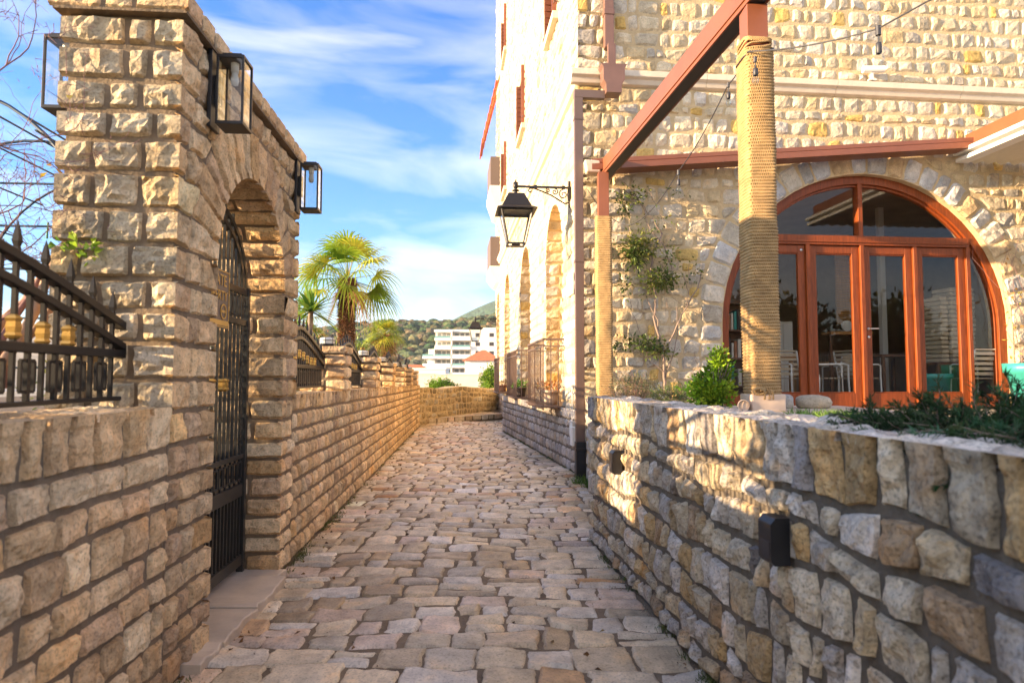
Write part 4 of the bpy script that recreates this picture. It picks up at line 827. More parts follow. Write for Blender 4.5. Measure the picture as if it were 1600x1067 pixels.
# the room behind
mb = MB(); mb.box((1.2, .44, TZ - .04), (11, 6.5, TZ), 1); mb.box((1.2, .44, 4.6), (11, 6.5, 4.7)); mb.box((1.2, 6.45, TZ), (11, 6.5, 1.9)); mb.box((1.2, 6.45, 4.1), (11, 6.5, 4.6)); mb.box((1.2, 6.45, 1.9), (11, 6.5, 4.1)); mb.box((1.15, .44, TZ), (1.2, 6.5, 4.6)); mb.box((11, .44, TZ), (11.05, 6.5, 1.6)); mb.box((11, .44, 4.3), (11.05, 6.5, 4.6)); mb.box((11, .44, 1.6), (11.05, 6.5, 4.3))
mb.box((AC + AR + .01, .425, TZ), (11, .44, 4.6)); mb.build('dining_room', [M['interior'], M['intfloor']], rb)

# ================================================================== TERRACE, PLANTER, RIGHT WALL
mb = MB(); c8 = [fpt('B', (x, y, 0)) for x, y in ((1.05, -.02), (11.5, -.02))]
# paved terrace (world coordinates)
T = [(1.85, 5.35), (14, 5.35), (c8[1].x, c8[1].y), (1.95, 8.86)]
mb.prism(T, -.05, TZ, 0, axes=(0, 1, 2)); mb.prism([(2.6, .3), (14, .3), (14, 5.349), (2.6, 5.349)], -.05, TZ - .004, 0, axes=(0, 1, 2))
mb.prism([(4.55, 8.75), (13, 9.6), (13, 9.9), (4.55, 9.3)], TZ - .02, TZ + .001, 0, axes=(0, 1, 2))
solo(mb, 'terrace', M['paving'], 'raised paved terrace before the glazed arch', 'terrace', kind='structure')
rw = thing('planter_wall', 'rubble stone garden wall with wide grey mortar joints beside the lane', 'wall', (3.2, -.15, 0), 'R')
rng = np.random.default_rng(31); mb = MB(); mb.box((.75, -.34, -.05), (5.42, -.006, 1.15), 1)
rf = lambda a, z, h: S3(-a, h, z)
zs = np.array([0, .10, .24, .385, .56, .72, .87, .985, 1.165]); zs[1:-1] += rng.uniform(-.012, .012, 7)
Q, F = layout(rng, -5.42, -.75, zs, .135, gap=.026, jit=.5, flagL=True, flagT=True, wob=.016, ujit=.018)
big = Q[:, 0, 0] > -2.3
lay(mb, 'R', Q, rf, rng, RC, flags=F, h=.026, bev=.008, rnd=.07, facet=.75, noise=.5, nfreq=18, jit=.005, tilt=.22)
q1, f1 = layout(rng, -5.42, -.75, [0, .17, .34], .15, gap=.02, jit=.45); f1 = np.zeros_like(f1); top0 = q1[:, 0, 1] < .02; f1[top0, 2] = True; q1[top0, 0, 1] = 0; q1[top0, 1, 1] = 0
lay(mb, 'R', q1, lambda a, b, h: S3(-a, -b, 1.165 + h), rng, ([(.60, .53, .43), (.56, .50, .44)], [1, 1]), flags=f1, h=.026, bev=.02, rnd=.2, facet=.4, noise=.5, nfreq=14, jit=.01)
q1, f1 = layout(rng, 0, .34, zs, .17, gap=.02, flagL=False); lay(mb, 'R', q1, lambda a, z, h: S3(5.42 + h, -a, z), rng, RC, h=.026, bev=.02)
mb.build('stonework', [M['rstone'], M['rmortar']], rw)
# side retaining wall of the planting bed, behind the end of the garden wall
mb = MB(); mb.box((.99, 5.44, -.05), (1.18, 8.78, 1.04), 1)
Q, F = layout(rng, -8.78, -5.44, zrows(rng, 0, 1.05, .18), .25, gap=.02, flagT=True); lay(mb, None, Q, lambda a, z, h: S3(.99 - h, -a, z), rng, ([(.60, .52, .40), (.56, .50, .42)], [1, 1]), flags=F, **frock(h=.02))
solo(mb, 'side_wall', [M['fstone'], M['fmortar']], 'short pale retaining wall between the garden wall end and the downpipe', 'wall', at=(1.1, 7, 0))
# soil bed and stone ledge
mb = MB(); xs = np.linspace(0, 1, 30); ys = np.linspace(.8, 3.95, 60)
def sheet(mb, f, us, vs, amp, sc_, seed, mi=0):
    U, Vv = np.meshgrid(us, vs); X, Y, Z = f(U, Vv); Z = Z + fbm(S3(X * sc_, Y * sc_, 0 * X), 3, seed) * amp; n_, m_ = len(us), len(vs)
    i = (np.arange(m_ - 1)[:, None] * n_ + np.arange(n_ - 1)[None]).ravel(); mb.add(S3(X, Y, Z), np.stack([i, i + 1, i + n_ + 1, i + n_], 1), mi, (.3, .3, .3), True)
sheet(mb, lambda a, y: (1.166 - .0924 * y + .34 + a * 1.3, y, 1.09 + 0 * a), xs, ys, .03, 4, 8)
sheet(mb, lambda a, y: (1.17 + a * .85, y, 1.0 + 0 * a), xs, np.linspace(5.45, 8.85, 40), .03, 4, 9)
solo(mb, 'planting_bed', M['soil'], 'dark soil bed behind the garden wall', 'soil', kind='structure')
mb = MB(); mb.box((2.9 - .3, .8, .5), (2.72, 3.97, 1.13)); mb.prism([(1.12, 3.95), (2.75, 3.95), (2.75, 5.43), (1.0, 5.43)], .3, 1.115, 0, axes=(0, 1, 2)); mb.prism([(1.95, 5.43), (2.05, 5.43), (2.05, 8.85), (1.95, 8.85)], .3, 1.02, 0, axes=(0, 1, 2))
solo(mb, 'stone_ledge', M['marble'], 'flat pale stone ledge carrying the rope wrapped post', 'ledge', at=(1.8, 4.6, 1), bevel=.012)
# step lights
for s0, z0, lb in ((2.275, .795, 'larger looking black step light on the shaded near part of the rubble wall'), (4.45, .78, 'small dark step light on the sunlit far part of the rubble wall')):
    r = thing('step_light', lb, 'wall light', (s0, .02, z0), 'R', 'step lights on the rubble wall'); mb = MB(); z = z0
    mb.prism([(.012, z - .085), (.068, z - .085), (.080, z - .07), (.080, z + .055), (.062, z + .075), (.012, z + .075)], s0 - .045, s0 + .045, 0, axes=(1, 2, 0)); mb.build('housing', M['blackpaint'], r, bevel=.004)
    mb = MB(); mb.box((s0 - .035, .070, z - .055), (s0 + .035, .0815, z - .005)); mb.build('diffuser', M['dark'], r)

# ================================================================== PERGOLA
rp = thing('pergola', 'red brown metal pergola frame with rope wrapped posts and a long slanting beam', 'pergola', (1.78, 4.58, 1.115))
def ropepost(cx, cy, hw, hd, z0, z1, parent, seed, pitch=.023):
    n = int((z1 - z0) / pitch * 7); Z = np.linspace(z0, z1, n); m = 28; A = np.arange(m) * 2 * np.pi / m; e = .33
    cx_ = np.sign(np.cos(A)) * np.abs(np.cos(A)) ** e * hw; cy_ = np.sign(np.sin(A)) * np.abs(np.sin(A)) ** e * hd
    an = A[None] / (2 * np.pi) * pitch
    ph = (Z[:, None] - an * .9) / pitch; r = .011 * np.abs(np.cos(np.pi * ph)) + .009 * fbm(S3(np.cos(A)[None] * 2 + Z[:, None] * 0, np.sin(A)[None] * 2 + 0 * Z[:, None], Z[:, None] * 6), 2, seed) + .002 * fbm(S3(np.cos(A)[None] * 9 + 0 * Z[:, None], np.sin(A)[None] * 9 + 0 * Z[:, None], Z[:, None] * 90), 2, seed + 1)
    nrm = np.sqrt(cx_ ** 2 + cy_ ** 2); X = cx + cx_[None] * (1 + r / nrm[None]); Y = cy + cy_[None] * (1 + r / nrm[None]); V = S3(X, Y, Z[:, None] + 0 * X).reshape(-1, 3)
    i = np.arange(n - 1)[:, None] * m; j = np.arange(m)[None]; j2 = (j + 1) % m; F = np.stack([i + j, i + j2, i + m + j2, i + m + j], -1).reshape(-1, 4)
    mb = MB(); mb.add(V, F, 0, (.5, .5, .5), True); return mb.build('rope_wrap', M['rope'], parent)
mb = MB(); mb.box((1.705, 4.50, 1.2), (1.855, 4.66, 4.058)); p1_ = mb.build('post', M['brown'], rp, bevel=.004)
ropepost(1.782, 4.58, .102, .106, 1.235, 3.72, p1_, 3)
mb = MB()
for k in range(7):
    ang = np.linspace(0, 2 * math.pi, 30); z0 = 3.73 + k * .012; e = .4; mb.tube([(1.782 + np.sign(math.cos(a)) * abs(math.cos(a)) ** e * .098, 4.58 + np.sign(math.sin(a)) * abs(math.sin(a)) ** e * .10, z0 + .025 * math.sin(a + k) ) for a in ang], .008, 6)
mb.build('loose_rope', M['rope'], p1_)
mb = MB(); mb.box((1.665, 4.455, 1.11), (1.905, 4.70, 1.235)); mb.build('base_block', M['clay'], rp, bevel=.012)
mb = MB()
for k in range(7):
    a0 = rng.uniform(-1.6, .4); x0 = 1.74 + rng.uniform(-.02, .05); P = [(x0 + .03 * math.cos(a0) * t, 4.46 - .03 * math.sin(t * 3) - .01, 1.26 - .11 * t * t + .05 * t) for t in np.linspace(0, 1, 7)]; mb.tube(P, [.007 * (1 - .5 * t) for t in np.linspace(0, 1, 7)], 6)
mb.tube([(1.72 + .05 * math.cos(a), 4.455, 1.255 + .02 * math.sin(a)) for a in np.linspace(0, 6.28, 14)], .009, 6); mb.build('rope_knot', M['rope'], p1_)
mb = MB(); mb.box((1.14, 8.32, 1.0), (1.28, 8.46, 4.066)); p2_ = mb.build('post', M['brown'], rp, bevel=.004); ropepost(1.21, 8.39, .098, .092, 1.05, 3.47, p2_, 7, .03)
# slanting side beam (runs towards the camera)
bx0, bx1, ys0, ys1 = 1.185, 1.875, 8.76, 3.2
mb = MB(); f = lambda y, dx: 1.185 + (1.694 - 1.185) * (8.76 - y) / (8.76 - 4.6) + dx
V = []
for y in (8.70, 3.3):
    for dx, z in ((0, 4.066), (.02, 4.066), (.02, 4.10), (.135, 4.10), (.135, 4.066), (.155, 4.066), (.155, 4.29), (0, 4.29)): V.append((f(y, dx), y, z))
mb.add(V, [(i, (i + 1) % 8, 8 + (i + 1) % 8, 8 + i) for i in range(8)]); mb.add(V[:8], [tuple(range(8))]); mb.add(V[8:], [tuple(reversed(range(8)))])
V = [];
for y in (8.71, 3.29):
    for dx, z in ((-.012, 4.10), (.0, 4.10), (.0, 4.12), (-.012, 4.12)): V.append((f(y, dx), y, z))
mb.add(V, [(i, (i + 1) % 4, 4 + (i + 1) % 4, 4 + i) for i in range(4)]); mb.build('side_beam', M['brown'], rp, bevel=.004)
mb = MB(); V = []
for y in (8.69, 3.31):
    for dx, z in ((.021, 4.07), (.134, 4.07), (.134, 4.098), (.021, 4.098)): V.append((f(y, dx), y, z))
mb.add(V, [(i, (i + 1) % 4, 4 + (i + 1) % 4, 4 + i) for i in range(4)]); mb.build('beam_channel', M['under'], rp)
# front beam, ending at the post and running to the right out of the picture
# wall beam
a = fpt('B', (.10, -.28, 0)); b = fpt('B', (5.66, -.28, 0)); mb = MB()
def sl_beam(mb, p, q, w0, w1, dep, mi=0):
    (x0, y0, z0), (x1, y1, z1) = p, q; V = [(x0, y0, z0), (x1, y1, z1), (x1 - .1 * dep, y1 + dep, z1), (x0 - .1 * dep, y0 + dep, z0), (x0, y0, z0 + w0), (x1, y1, z1 + w1), (x1 - .1 * dep, y1 + dep, z1 + w1), (x0 - .1 * dep, y0 + dep, z0 + w0)]
    mb.add(V, [(0, 3, 2, 1), (4, 5, 6, 7), (0, 1, 5, 4), (1, 2, 6, 5), (2, 3, 7, 6), (3, 0, 4, 7)], mi)
sl_beam(mb, (a.x, a.y - .08, 4.13), (b.x, b.y - .08, 4.63), .085, .085, .26); sl_beam(mb, (a.x, a.y - .07, 4.222), (b.x, b.y - .07, 4.722), .06, .06, .25)
mb.build('wall_beam', M['brown'], rp, bevel=.004)
mb = MB(); mb.add([(1.0, 8.42, 4.10), (1.19, 8.45, 4.10), (1.19, 8.62, 4.10), (1.0, 8.6, 4.10), (.97, 8.42, 4.27), (1.19, 8.45, 4.27), (1.19, 8.62, 4.27), (.97, 8.6, 4.27)], [(0, 3, 2, 1), (4, 5, 6, 7), (0, 1, 5, 4), (1, 2, 6, 5), (2, 3, 7, 6), (3, 0, 4, 7)]); mb.build('end_cap', M['cream'], rp, bevel=.02)
# retracted fabric roof at the right
ra = thing('awning_roof', 'cream corrugated awning roof on a brown beam at the right edge of the terrace', 'awning', (5.7, -.2, 4.5), 'B')
mb = MB(); mb.box((5.78, -3.6, 4.72), (5.92, -.05, 4.93)); mb.build('side_beam', M['brown'], ra, bevel=.005)
mb = MB(); mb.box((5.56, -3.55, 4.60), (5.72, -.06, 4.66)); mb.box((5.60, -3.55, 4.50), (5.80, -.06, 4.56)); mb.box((5.74, -3.54, 4.56), (5.78, -.07, 4.71)); mb.build('gutter_rail', M['white'], ra, bevel=.01)
mb = MB(); n = 160; U = np.linspace(5.80, 11.4, n); Zc = 4.49 + .07 * np.abs(((U - 5.8) / .21) % 1 * 2 - 1); V = []
for v in (-3.5, -.06):
    for x, z in zip(U, Zc): V.append((x, v, z))
    for x, z in zip(U, Zc): V.append((x, v, z + .03))
F = []
for i in range(n - 1): F += [(i, i + 1, 2 * n + i + 1, 2 * n + i), (n + i, 3 * n + i, 3 * n + i + 1, n + i + 1), (2 * n + i, 2 * n + i + 1, 3 * n + i + 1, 3 * n + i), (i, n + i, n + i + 1, i + 1)]
mb.add(V, F); mb.build('corrugated_cover', M['fabric'], ra)
# ---- string lights
rs = thing('string_light', 'black cable of festoon bulbs strung from the rope post to the wall', 'string lights', (1.7, 4.45, 3.6))
def at(px, py, Y):
    th = math.atan(56.5 / 1000); yy = -(py - 533.5) / 1000; d = np.array([(px - 800) / 1000, math.cos(th) - yy * math.sin(th), math.sin(th) + yy * math.cos(th)]); p = d * Y / d[1]; p[2] += EYE; return p
def sag(p, q, s_, n=14): t = np.linspace(0, 1, n)[:, None]; P = np.array(p) * (1 - t) + np.array(q) * t; P[:, 2] -= s_ * 4 * (t * (1 - t))[:, 0]; return P
A0, A1, A2 = np.array([1.69, 4.46, 3.68]), at(1372, 45, 3.7), at(1450, 0, 3.4); B1, B2, B3 = at(1138, 132, 5.2), at(1060, 268, 6.6), at(985, 352, 8.2)
mb = MB(); mb.tube(sag(A0, A1, .03), .005, 6); mb.tube(sag(A1, A2 + (A2 - A1) * 3, .01), .005, 6); mb.tube(sag(A0, B1, .03), .005, 6); mb.tube(sag(B1, B2, .05), .005, 6); mb.tube(sag(B2, B3, .10), .005, 6); mb.tube(sag(B3, fpt('B', (.1, -.05, 3.95)), .12), .005, 6)
mb.tube([(1.782 + .112 * np.sign(math.cos(a)) * abs(math.cos(a)) ** .4, 4.58 + .112 * np.sign(math.sin(a)) * abs(math.sin(a)) ** .4, 3.69 + .03 * math.cos(a)) for a in np.linspace(0, 6.28, 24)], .006, 6); mb.build('cable', M['cable'], rs)
for p, sc_ in ((at(1180, 92, 4.38), 1.0), (A1, 1.25), (B1, 1.0), (B2, 1.2)):
    mb = MB(); k = sc_ * .95; mb.tube([p + (0, 0, .012), p - (0, 0, .03 * k)], .013 * k, 8); mb.tube([p - (0, 0, .03 * k), p - (0, 0, .07 * k)], .004, 6); mb.lathe([(.006, -.07), (.014, -.075), (.0175, -.09), (.0175, -.125), (.014, -.13)], p, 14)
    mb.V = [np.where(np.abs(v - p) < 10, (v - p) * np.array([1, 1, k]) + p, v) for v in mb.V]; b = mb.build('bulb_socket', M['cable'], rs)
    mb = MB(); mb.lathe([(.012, -.13), (.02, -.145), (.024, -.165), (.02, -.185), (.010, -.198), (0, -.202)], p, 14); mb.V = [(v - p) * np.array([k, k, k]) + p for v in mb.V]; mb.build('bulb', M['glass'], b)
# spotlight on the cornice
r = thing('spotlight', 'small white cylindrical spotlight standing on the cornice', 'spotlight', (4.3, -.1, 5.69), 'B')
mb = MB(); mb.tube([(4.18, -.09, 5.83), (4.48, -.13, 5.83)], .05, 14); mb.build('housing', M['white'], r); mb = MB(); mb.box((4.30, -.11, 5.67), (4.33, -.09, 5.80)); mb.box((4.26, -.12, 5.67), (4.37, -.07, 5.685)); mb.build('bracket', M['white'], r)

# ================================================================== STREET LANTERNS
def spiral(c, r0, turns, a0, n=22, sg=1, y=0): return [(c[0] + (r0 * (1 - .85 * t)) * math.cos(a0 + sg * t * turns * 6.283), y, c[1] + (r0 * (1 - .85 * t)) * math.sin(a0 + sg * t * turns * 6.283)) for t in np.linspace(0, 1, n)]
def street_lantern(v, z, label):
    r = thing('street_lantern', label, 'street lamp', (0, v, z), 'B', 'black lanterns on scrolled brackets'); o = np.array([0, v, z])
    T = lambda P: np.array(P) + o
    mb = MB(); mb.bar(T([(-.03, 0, -.30)])[0], T([(-.03, 0, .10)])[0], .035, .02, up=(0, 1, 0)); mb.bar(o, o + (-.82, 0, 0), .028, .03); mb.bar(o + (-.10, 0, 0), o + (-.14, 0, 0), .05, .05); mb.bar(o + (-.52, 0, 0), o + (-.56, 0, 0), .05, .05)
    mb.tube(T([(-.03, 0, -.22), (-.1, 0, -.24), (-.17, 0, -.20), (-.3, 0, -.12), (-.45, 0, -.06), (-.56, 0, -.02), (-.62, 0, -.02), (-.65, 0, -.06), (-.62, 0, -.085), (-.60, 0, -.06)]), .012, 8)
    for cx_, cz_, rr, a0, sg in ((-.12, -.10, .075, 1.6, 1), (-.25, -.065, .05, 1.6, -1), (-.35, -.045, .038, 1.6, 1)): mb.tube(T(spiral((cx_, cz_), rr, 1.4, a0, sg=sg)), .009, 6)
    mb.tube(T([(-.05, 0, -.02), (-.06, 0, -.1), (-.05, 0, -.2)]), .009, 6)
    mb.build('bracket', M['iron'], r)
    c = o + (-.835, 0, 0); q4 = math.pi / 4; rt = math.sqrt(2)
    mb = MB(); mb.lathe([(0, .11), (.008, .10), (.012, .07), (.035, .06), (.04, .0), (.03, -.03), (.018, -.04), (.05, -.055), (.055, -.07), (.02, -.08), (.025, -.10), (.06, -.125)], c, 16); mb.build('finial', M['iron'], r)
    mb = MB(); mb.lathe([(.0, -.12), (.115 * rt, -.125), (.215 * rt, -.335), (.29 * rt, -.375), (.29 * rt, -.39), (.235 * rt, -.385), (0, -.37)], c, 4, smooth=False, phase=q4); mb.build('roof', M['iron'], r, bevel=.004)
    mb = MB(); zt, zb, wt, wb = -.385, -.87, .225, .125
    for sx in (-1, 1):
        for sy in (-1, 1): mb.bar(c + (sx * wt, sy * wt, zt), c + (sx * wb, sy * wb, zb), .022, .022)
    for w_, z_ in ((wb, zb), (wt - .005, zt - .01)):
        for p, q in (((-1, -1), (1, -1)), ((1, -1), (1, 1)), ((1, 1), (-1, 1)), ((-1, 1), (-1, -1))): mb.bar(c + (p[0] * w_, p[1] * w_, z_), c + (q[0] * w_, q[1] * w_, z_), .024, .024)
    mb.bar(c + (0, 0, zb - .02), c + (0, 0, zb + .0), .12, .12); mb.build('frame', M['iron'], r)
    mb = MB()
    for p, q in (((-1, -1), (1, -1)), ((1, -1), (1, 1)), ((1, 1), (-1, 1)), ((-1, 1), (-1, -1))): mb.quad(c + (p[0] * wb, p[1] * wb, zb), c + (q[0] * wb, q[1] * wb, zb), c + (q[0] * wt, q[1] * wt, zt), c + (p[0] * wt, p[1] * wt, zt))
    mb.build('lamp_glass', M['glass'], r)
street_lantern(.62, 4.17, 'large black four sided lantern on a scrolled bracket by the building corner')
street_lantern(15.95, 3.62, 'small looking distant black lantern at the far end of the building')
# ================================================================== PLANTS
def vary(rng, n, base, j=.18, hue=.12):
    b = np.array(base); b = b if b.ndim == 2 else b[None]; c = b[rng.integers(len(b), size=n)]; return np.clip(c * (1 + rng.normal(0, j, (n, 1))) * (1 + rng.normal(0, hue, (n, 1)) * np.array([1, 0, -.6])), .004, .9)
def blob(rng, c, r, n, clumps, sig=.22, L=(.03, .05), W_=.5, cols=((.06, .12, .02),), up=.5, mb=None, mi=0, shell=.75):
    """leafy crown: leaves gathered in clumps spread over and inside an uneven ellipsoid"""
    mb = mb or MB(); r = np.array(r, float); d = rng.normal(size=(clumps, 3)); d /= np.linalg.norm(d, axis=1)[:, None]
    cc = d * (shell + (1 - shell) * rng.random((clumps, 1)) ** .6) * rng.uniform(.62, 1.08, (clumps, 1)); k = rng.integers(clumps, size=n)
    q = rng.normal(size=(n, 3)); p = cc[k] + q * sig; P = np.array(c) + p * r; D = q / (np.linalg.norm(q, axis=1)[:, None] + 1e-6) + p * .5 + rng.normal(size=(n, 3)) * .5 + (0, 0, up)
    col_c = vary(rng, clumps, cols, .22); C = col_c[k] * (1 + rng.normal(0, .15, (n, 1)))
    Ls = rng.uniform(*L, n); return mb.leaves(P, D, Ls, Ls * W_, rng, mi, np.clip(C, .004, .9))
def grow(rng, mb, p, d, L, r, depth, out=None, bend=.25, split=(2, 3), spread=.6, upb=.1, shrink=.68, sides=5, taper=.62):
    p = np.array(p, float); d = np.array(d, float); d /= np.linalg.norm(d); n = 5; P = [p]; dd = d.copy()
    for i in range(n):
        dd = dd + rng.normal(size=3) * bend * .5 + (0, 0, upb); dd /= np.linalg.norm(dd); P.append(P[-1] + dd * L / n)
    mb.tube(P, np.linspace(r, r * taper, n + 1), sides if r > .006 else 4, cap=False)
    if depth == 0:
        if out is not None: out.append((P[-1], dd)); 
        return
    for k in range(rng.integers(split[0], split[1] + 1)):
        i = rng.integers(2, n + 1); a = dd + rng.normal(size=3) * spread; grow(rng, mb, P[i], a, L * shrink * rng.uniform(.75, 1.2), r * taper * .8, depth - 1, out, bend, split, spread, upb, shrink, sides, taper)
    grow(rng, mb, P[-1], dd + rng.normal(size=3) * .2, L * shrink, r * taper, depth - 1, out, bend, split, spread, upb, shrink, sides, taper)

rng = np.random.default_rng(77)
# bright green bush beside the post
r = thing('bush', 'small bright green leafy bush behind the sunlit wall, left of the thick rope post', 'bush', (1.52, 4.85, 1.11))
mb = MB()
for k in range(14): a = rng.uniform(0, 6.28); mb.tube([(1.52, 4.85, 1.1), (1.52 + .05 * math.cos(a), 4.85 + .05 * math.sin(a), 1.25), (1.52 + .13 * math.cos(a), 4.85 + .13 * math.sin(a), 1.38 + rng.uniform(0, .08))], [.006, .005, .003], 5)
mb.build('stem', M['bark'], r)
mb = MB(); G1 = ((.26, .40, .02), (.17, .30, .015), (.36, .46, .03), (.11, .20, .015))
blob(rng, (1.50, 4.85, 1.25), (.14, .15, .13), 2600, 60, .22, (.022, .04), .62, G1, mb=mb); blob(rng, (1.57, 4.84, 1.42), (.07, .07, .12), 900, 20, .3, (.022, .04), .6, G1, mb=mb); mb.build('foliage', M['leaf'], r)
# dry shrub + green edge at the back of the bed
for lb, c, rr, n, cl in (('dry brownish wispy shrub at the foot of the climbing vine', (1.38, 7.2, 1.2), (.30, .3, .19), 2400, ((.20, .17, .09), (.16, .15, .07), (.26, .19, .11), (.10, .13, .05))), ('low grey green shrub growing right of the dry one under the vine', (1.72, 6.9, 1.14), (.24, .3, .13), 1600, ((.12, .17, .05), (.18, .2, .07)))):
    r = thing('shrub', lb, 'shrub', (c[0], c[1], 1.0)); mb = MB()
    for k in range(70):
        d = rng.normal(size=3) * (.55, .55, .2) + (0, 0, .8); d /= np.linalg.norm(d); e = np.array([c[0], c[1], 1.0]) + d * rng.uniform(.2, .40) * (rr[0] / .28); b0 = np.array([c[0], c[1], 1.0]) + rng.normal(size=3) * (.08, .08, 0); mb.tube([b0, (b0 + e) / 2 + rng.normal(size=3) * .02, e], [.003, .002, .0012], 4, cap=False)
    mb.build('stem', M['twig'], r); mb = MB(); blob(rng, c, rr, n, 90, .2, (.02, .05), .22, cl, mb=mb, shell=.5); mb.build('foliage', M['leaf'], r)
# climbing vine
r = thing('climbing_vine', 'climbing vine with grey stems and sparse leaf clumps on the sunny front wall', 'vine', (1.14, -.3, 1.0), 'B')
mb = MB()
def onwall(px, py, off=.06):
    p = at(px, py, 8.9); th = math.radians(5.5); P0 = np.array([.945, 8.78]) - np.array([-math.sin(th), math.cos(th)]) * off; n = np.array([-math.sin(th), math.cos(th)]); d = np.array([p[0], p[1], p[2] - EYE]); k = np.dot(n, P0) / np.dot(n, d[:2]); q = d * k; q[2] += EYE; return np.array(finv('B', q))
trails = [([(1040, 612), (1038, 580), (1035, 545), (1022, 500), (1024, 470), (1018, 430), (1020, 395), (1034, 365)], .02), ([(1036, 560), (1052, 520), (1072, 480), (1090, 450), (1098, 420)], .012), ([(1030, 530), (1028, 500), (1012, 470), (1000, 440)], .009), ([(1052, 440), (1048, 410), (1035, 380), (1010, 350), (1005, 320), (985, 300), (960, 295)], .009), ([(1034, 365), (1010, 330), (990, 300), (975, 285)], .008), ([(1040, 590), (1050, 560), (1060, 520), (1056, 480)], .008), ([(1072, 480), (1076, 455), (1068, 430)], .006), ([(1090, 450), (1110, 440)], .005), ([(1000, 520), (985, 480), (975, 430), (972, 390)], .004), ([(1012, 290), (1028, 330), (1046, 360)], .004), ([(1036, 580), (1012, 560), (985, 545)], .006)]
for pts, rad in trails:
    P = np.array([onwall(*p, off=.05 + .03 * rng.random()) for p in pts]); k = len(P); t = np.linspace(0, k - 1, k * 4); P2 = np.stack([np.interp(t, range(k), P[:, i]) for i in range(3)], 1) + rng.normal(size=(k * 4, 3)) * .007
    mb.tube(P2, np.linspace(rad, rad * .5, len(P2)), 6)
for k in range(46):
    p = onwall(rng.uniform(965, 1110), rng.uniform(300, 590), .04); d = rng.normal(size=3) * (1, .15, 1); P = [p]
    for i in range(5): d = d + rng.normal(size=3) * (.5, .1, .5); d /= np.linalg.norm(d); P.append(P[-1] + d * .07)
    mb.tube(P, np.linspace(.003, .0015, 6), 4, cap=False)
mb.build('stem', M['bark'], r)
mb = MB()
for px, py, w_, h_, n in ((1003, 388, .24, .17, 520), (1030, 440, .26, .14, 430), (992, 408, .12, .12, 160), (985, 303, .26, .09, 130), (975, 325, .1, .1, 60), (1000, 538, .30, .10, 260), (1030, 548, .2, .1, 120), (1045, 400, .12, .16, 60), (1080, 420, .18, .2, 40), (975, 450, .08, .2, 60), (1060, 300, .15, .05, 18), (1020, 345, .3, .15, 40)):
    c = onwall(px, py, .11); blob(rng, c, (w_, .06, h_), n, 14, .35, (.035, .07), .5, ((.10, .15, .03), (.16, .20, .04), (.06, .10, .025), (.26, .26, .06)), up=-.1, mb=mb, shell=.3)
mb.build('foliage', M['leaf'], r)
# twigs at the right of the arch
r = thing('climbing_twigs', 'thin bare climbing twigs with a few orange leaves at the right of the arch', 'vine', (6.5, -.2, .9), 'B'); mb = MB()
for k in range(9):
    p = np.array([rng.uniform(6.5, 6.9), -.06, 1.0 + rng.uniform(0, .1)]); d = np.array([rng.uniform(-.3, .1), 0, 1.]); P = [p]
    for i in range(14): d = d + rng.normal(size=3) * (.35, .05, .15) + (-.02, 0, .03); d[1] *= .3; d /= np.linalg.norm(d); P.append(P[-1] + d * .19)
    mb.tube(P, np.linspace(.006, .002, 15), 4, cap=False)
mb.build('stem', M['twig'], r); mb = MB(); n = 70; P = np.stack([rng.uniform(6.2, 7.1, n), rng.uniform(-.16, -.08, n), rng.uniform(1.6, 3.1, n)], 1); mb.leaves(P, rng.normal(size=(n, 3)), .06, .035, rng, 0, vary(rng, n, ((.40, .22, .05), (.3, .26, .05)))); mb.build('foliage', M['leaf'], r)
# juniper like dark shrubs spilling over the near wall
JC = ((.035, .075, .025), (.05, .10, .035), (.025, .055, .02), (.07, .11, .05))
for i, (x, y, w_, h_, lb) in enumerate(((1.30, 2.12, .19, .085, 'dark needle shrub on the rubble wall top, leftmost and lowest of the row'), (1.46, 1.98, .22, .12, 'dense dark needle shrub in the middle of the row on the rubble wall top'), (1.36, 1.62, .24, .10, 'dark needle shrub trailing over the wall edge nearest the camera'), (1.70, 2.02, .24, .125, 'taller dark needle shrub at the right picture edge behind the wall'))):
    x -= 0; r = thing('juniper_shrub', lb, 'shrub', (x, y, 1.1), None, 'dark needle shrubs on the rubble wall'); mb = MB(); mb2 = MB()
    n = 230; P = np.zeros((n, 5, 3)); base = np.array([x, y, 1.16]) + rng.normal(size=(n, 3)) * (.06, .06, .01); d = rng.normal(size=(n, 3)) * (1, 1, .35) + (-.12, -.25, .55); d /= np.linalg.norm(d, axis=1)[:, None]
    Ln = rng.uniform(.5, 1.15, n)[:, None] * np.array([w_ * 1.15, w_ * 1.15, h_ * 1.35])[None]
    for j, t in enumerate(np.linspace(0, 1, 5)): P[:, j] = base + d * Ln * t + np.array([0, 0, -.10]) * (t ** 2) * (1 - d[:, 2:3]) + rng.normal(size=(n, 3)) * .008 * t
    for q in P: mb.tube(q, np.linspace(.0035, .001, 5), 4, cap=False)
    mb.build('stem', M['bark'], r)
    m = 16000; k = rng.integers(n, size=m); t = rng.random(m) ** .6 * 3.999; a = t.astype(int); f = (t - a)[:, None]; Q = P[k, a] * (1 - f) + P[k, a + 1] * f; D = (P[k, a + 1] - P[k, a]); D /= np.linalg.norm(D, axis=1)[:, None] + 1e-6; D = D + rng.normal(size=(m, 3)) * .75
    mb2.leaves(Q, D, rng.uniform(.016, .036, m), .0045, rng, 0, vary(rng, n, JC, .3)[k]); mb2.build('foliage', M['juniper'], r)
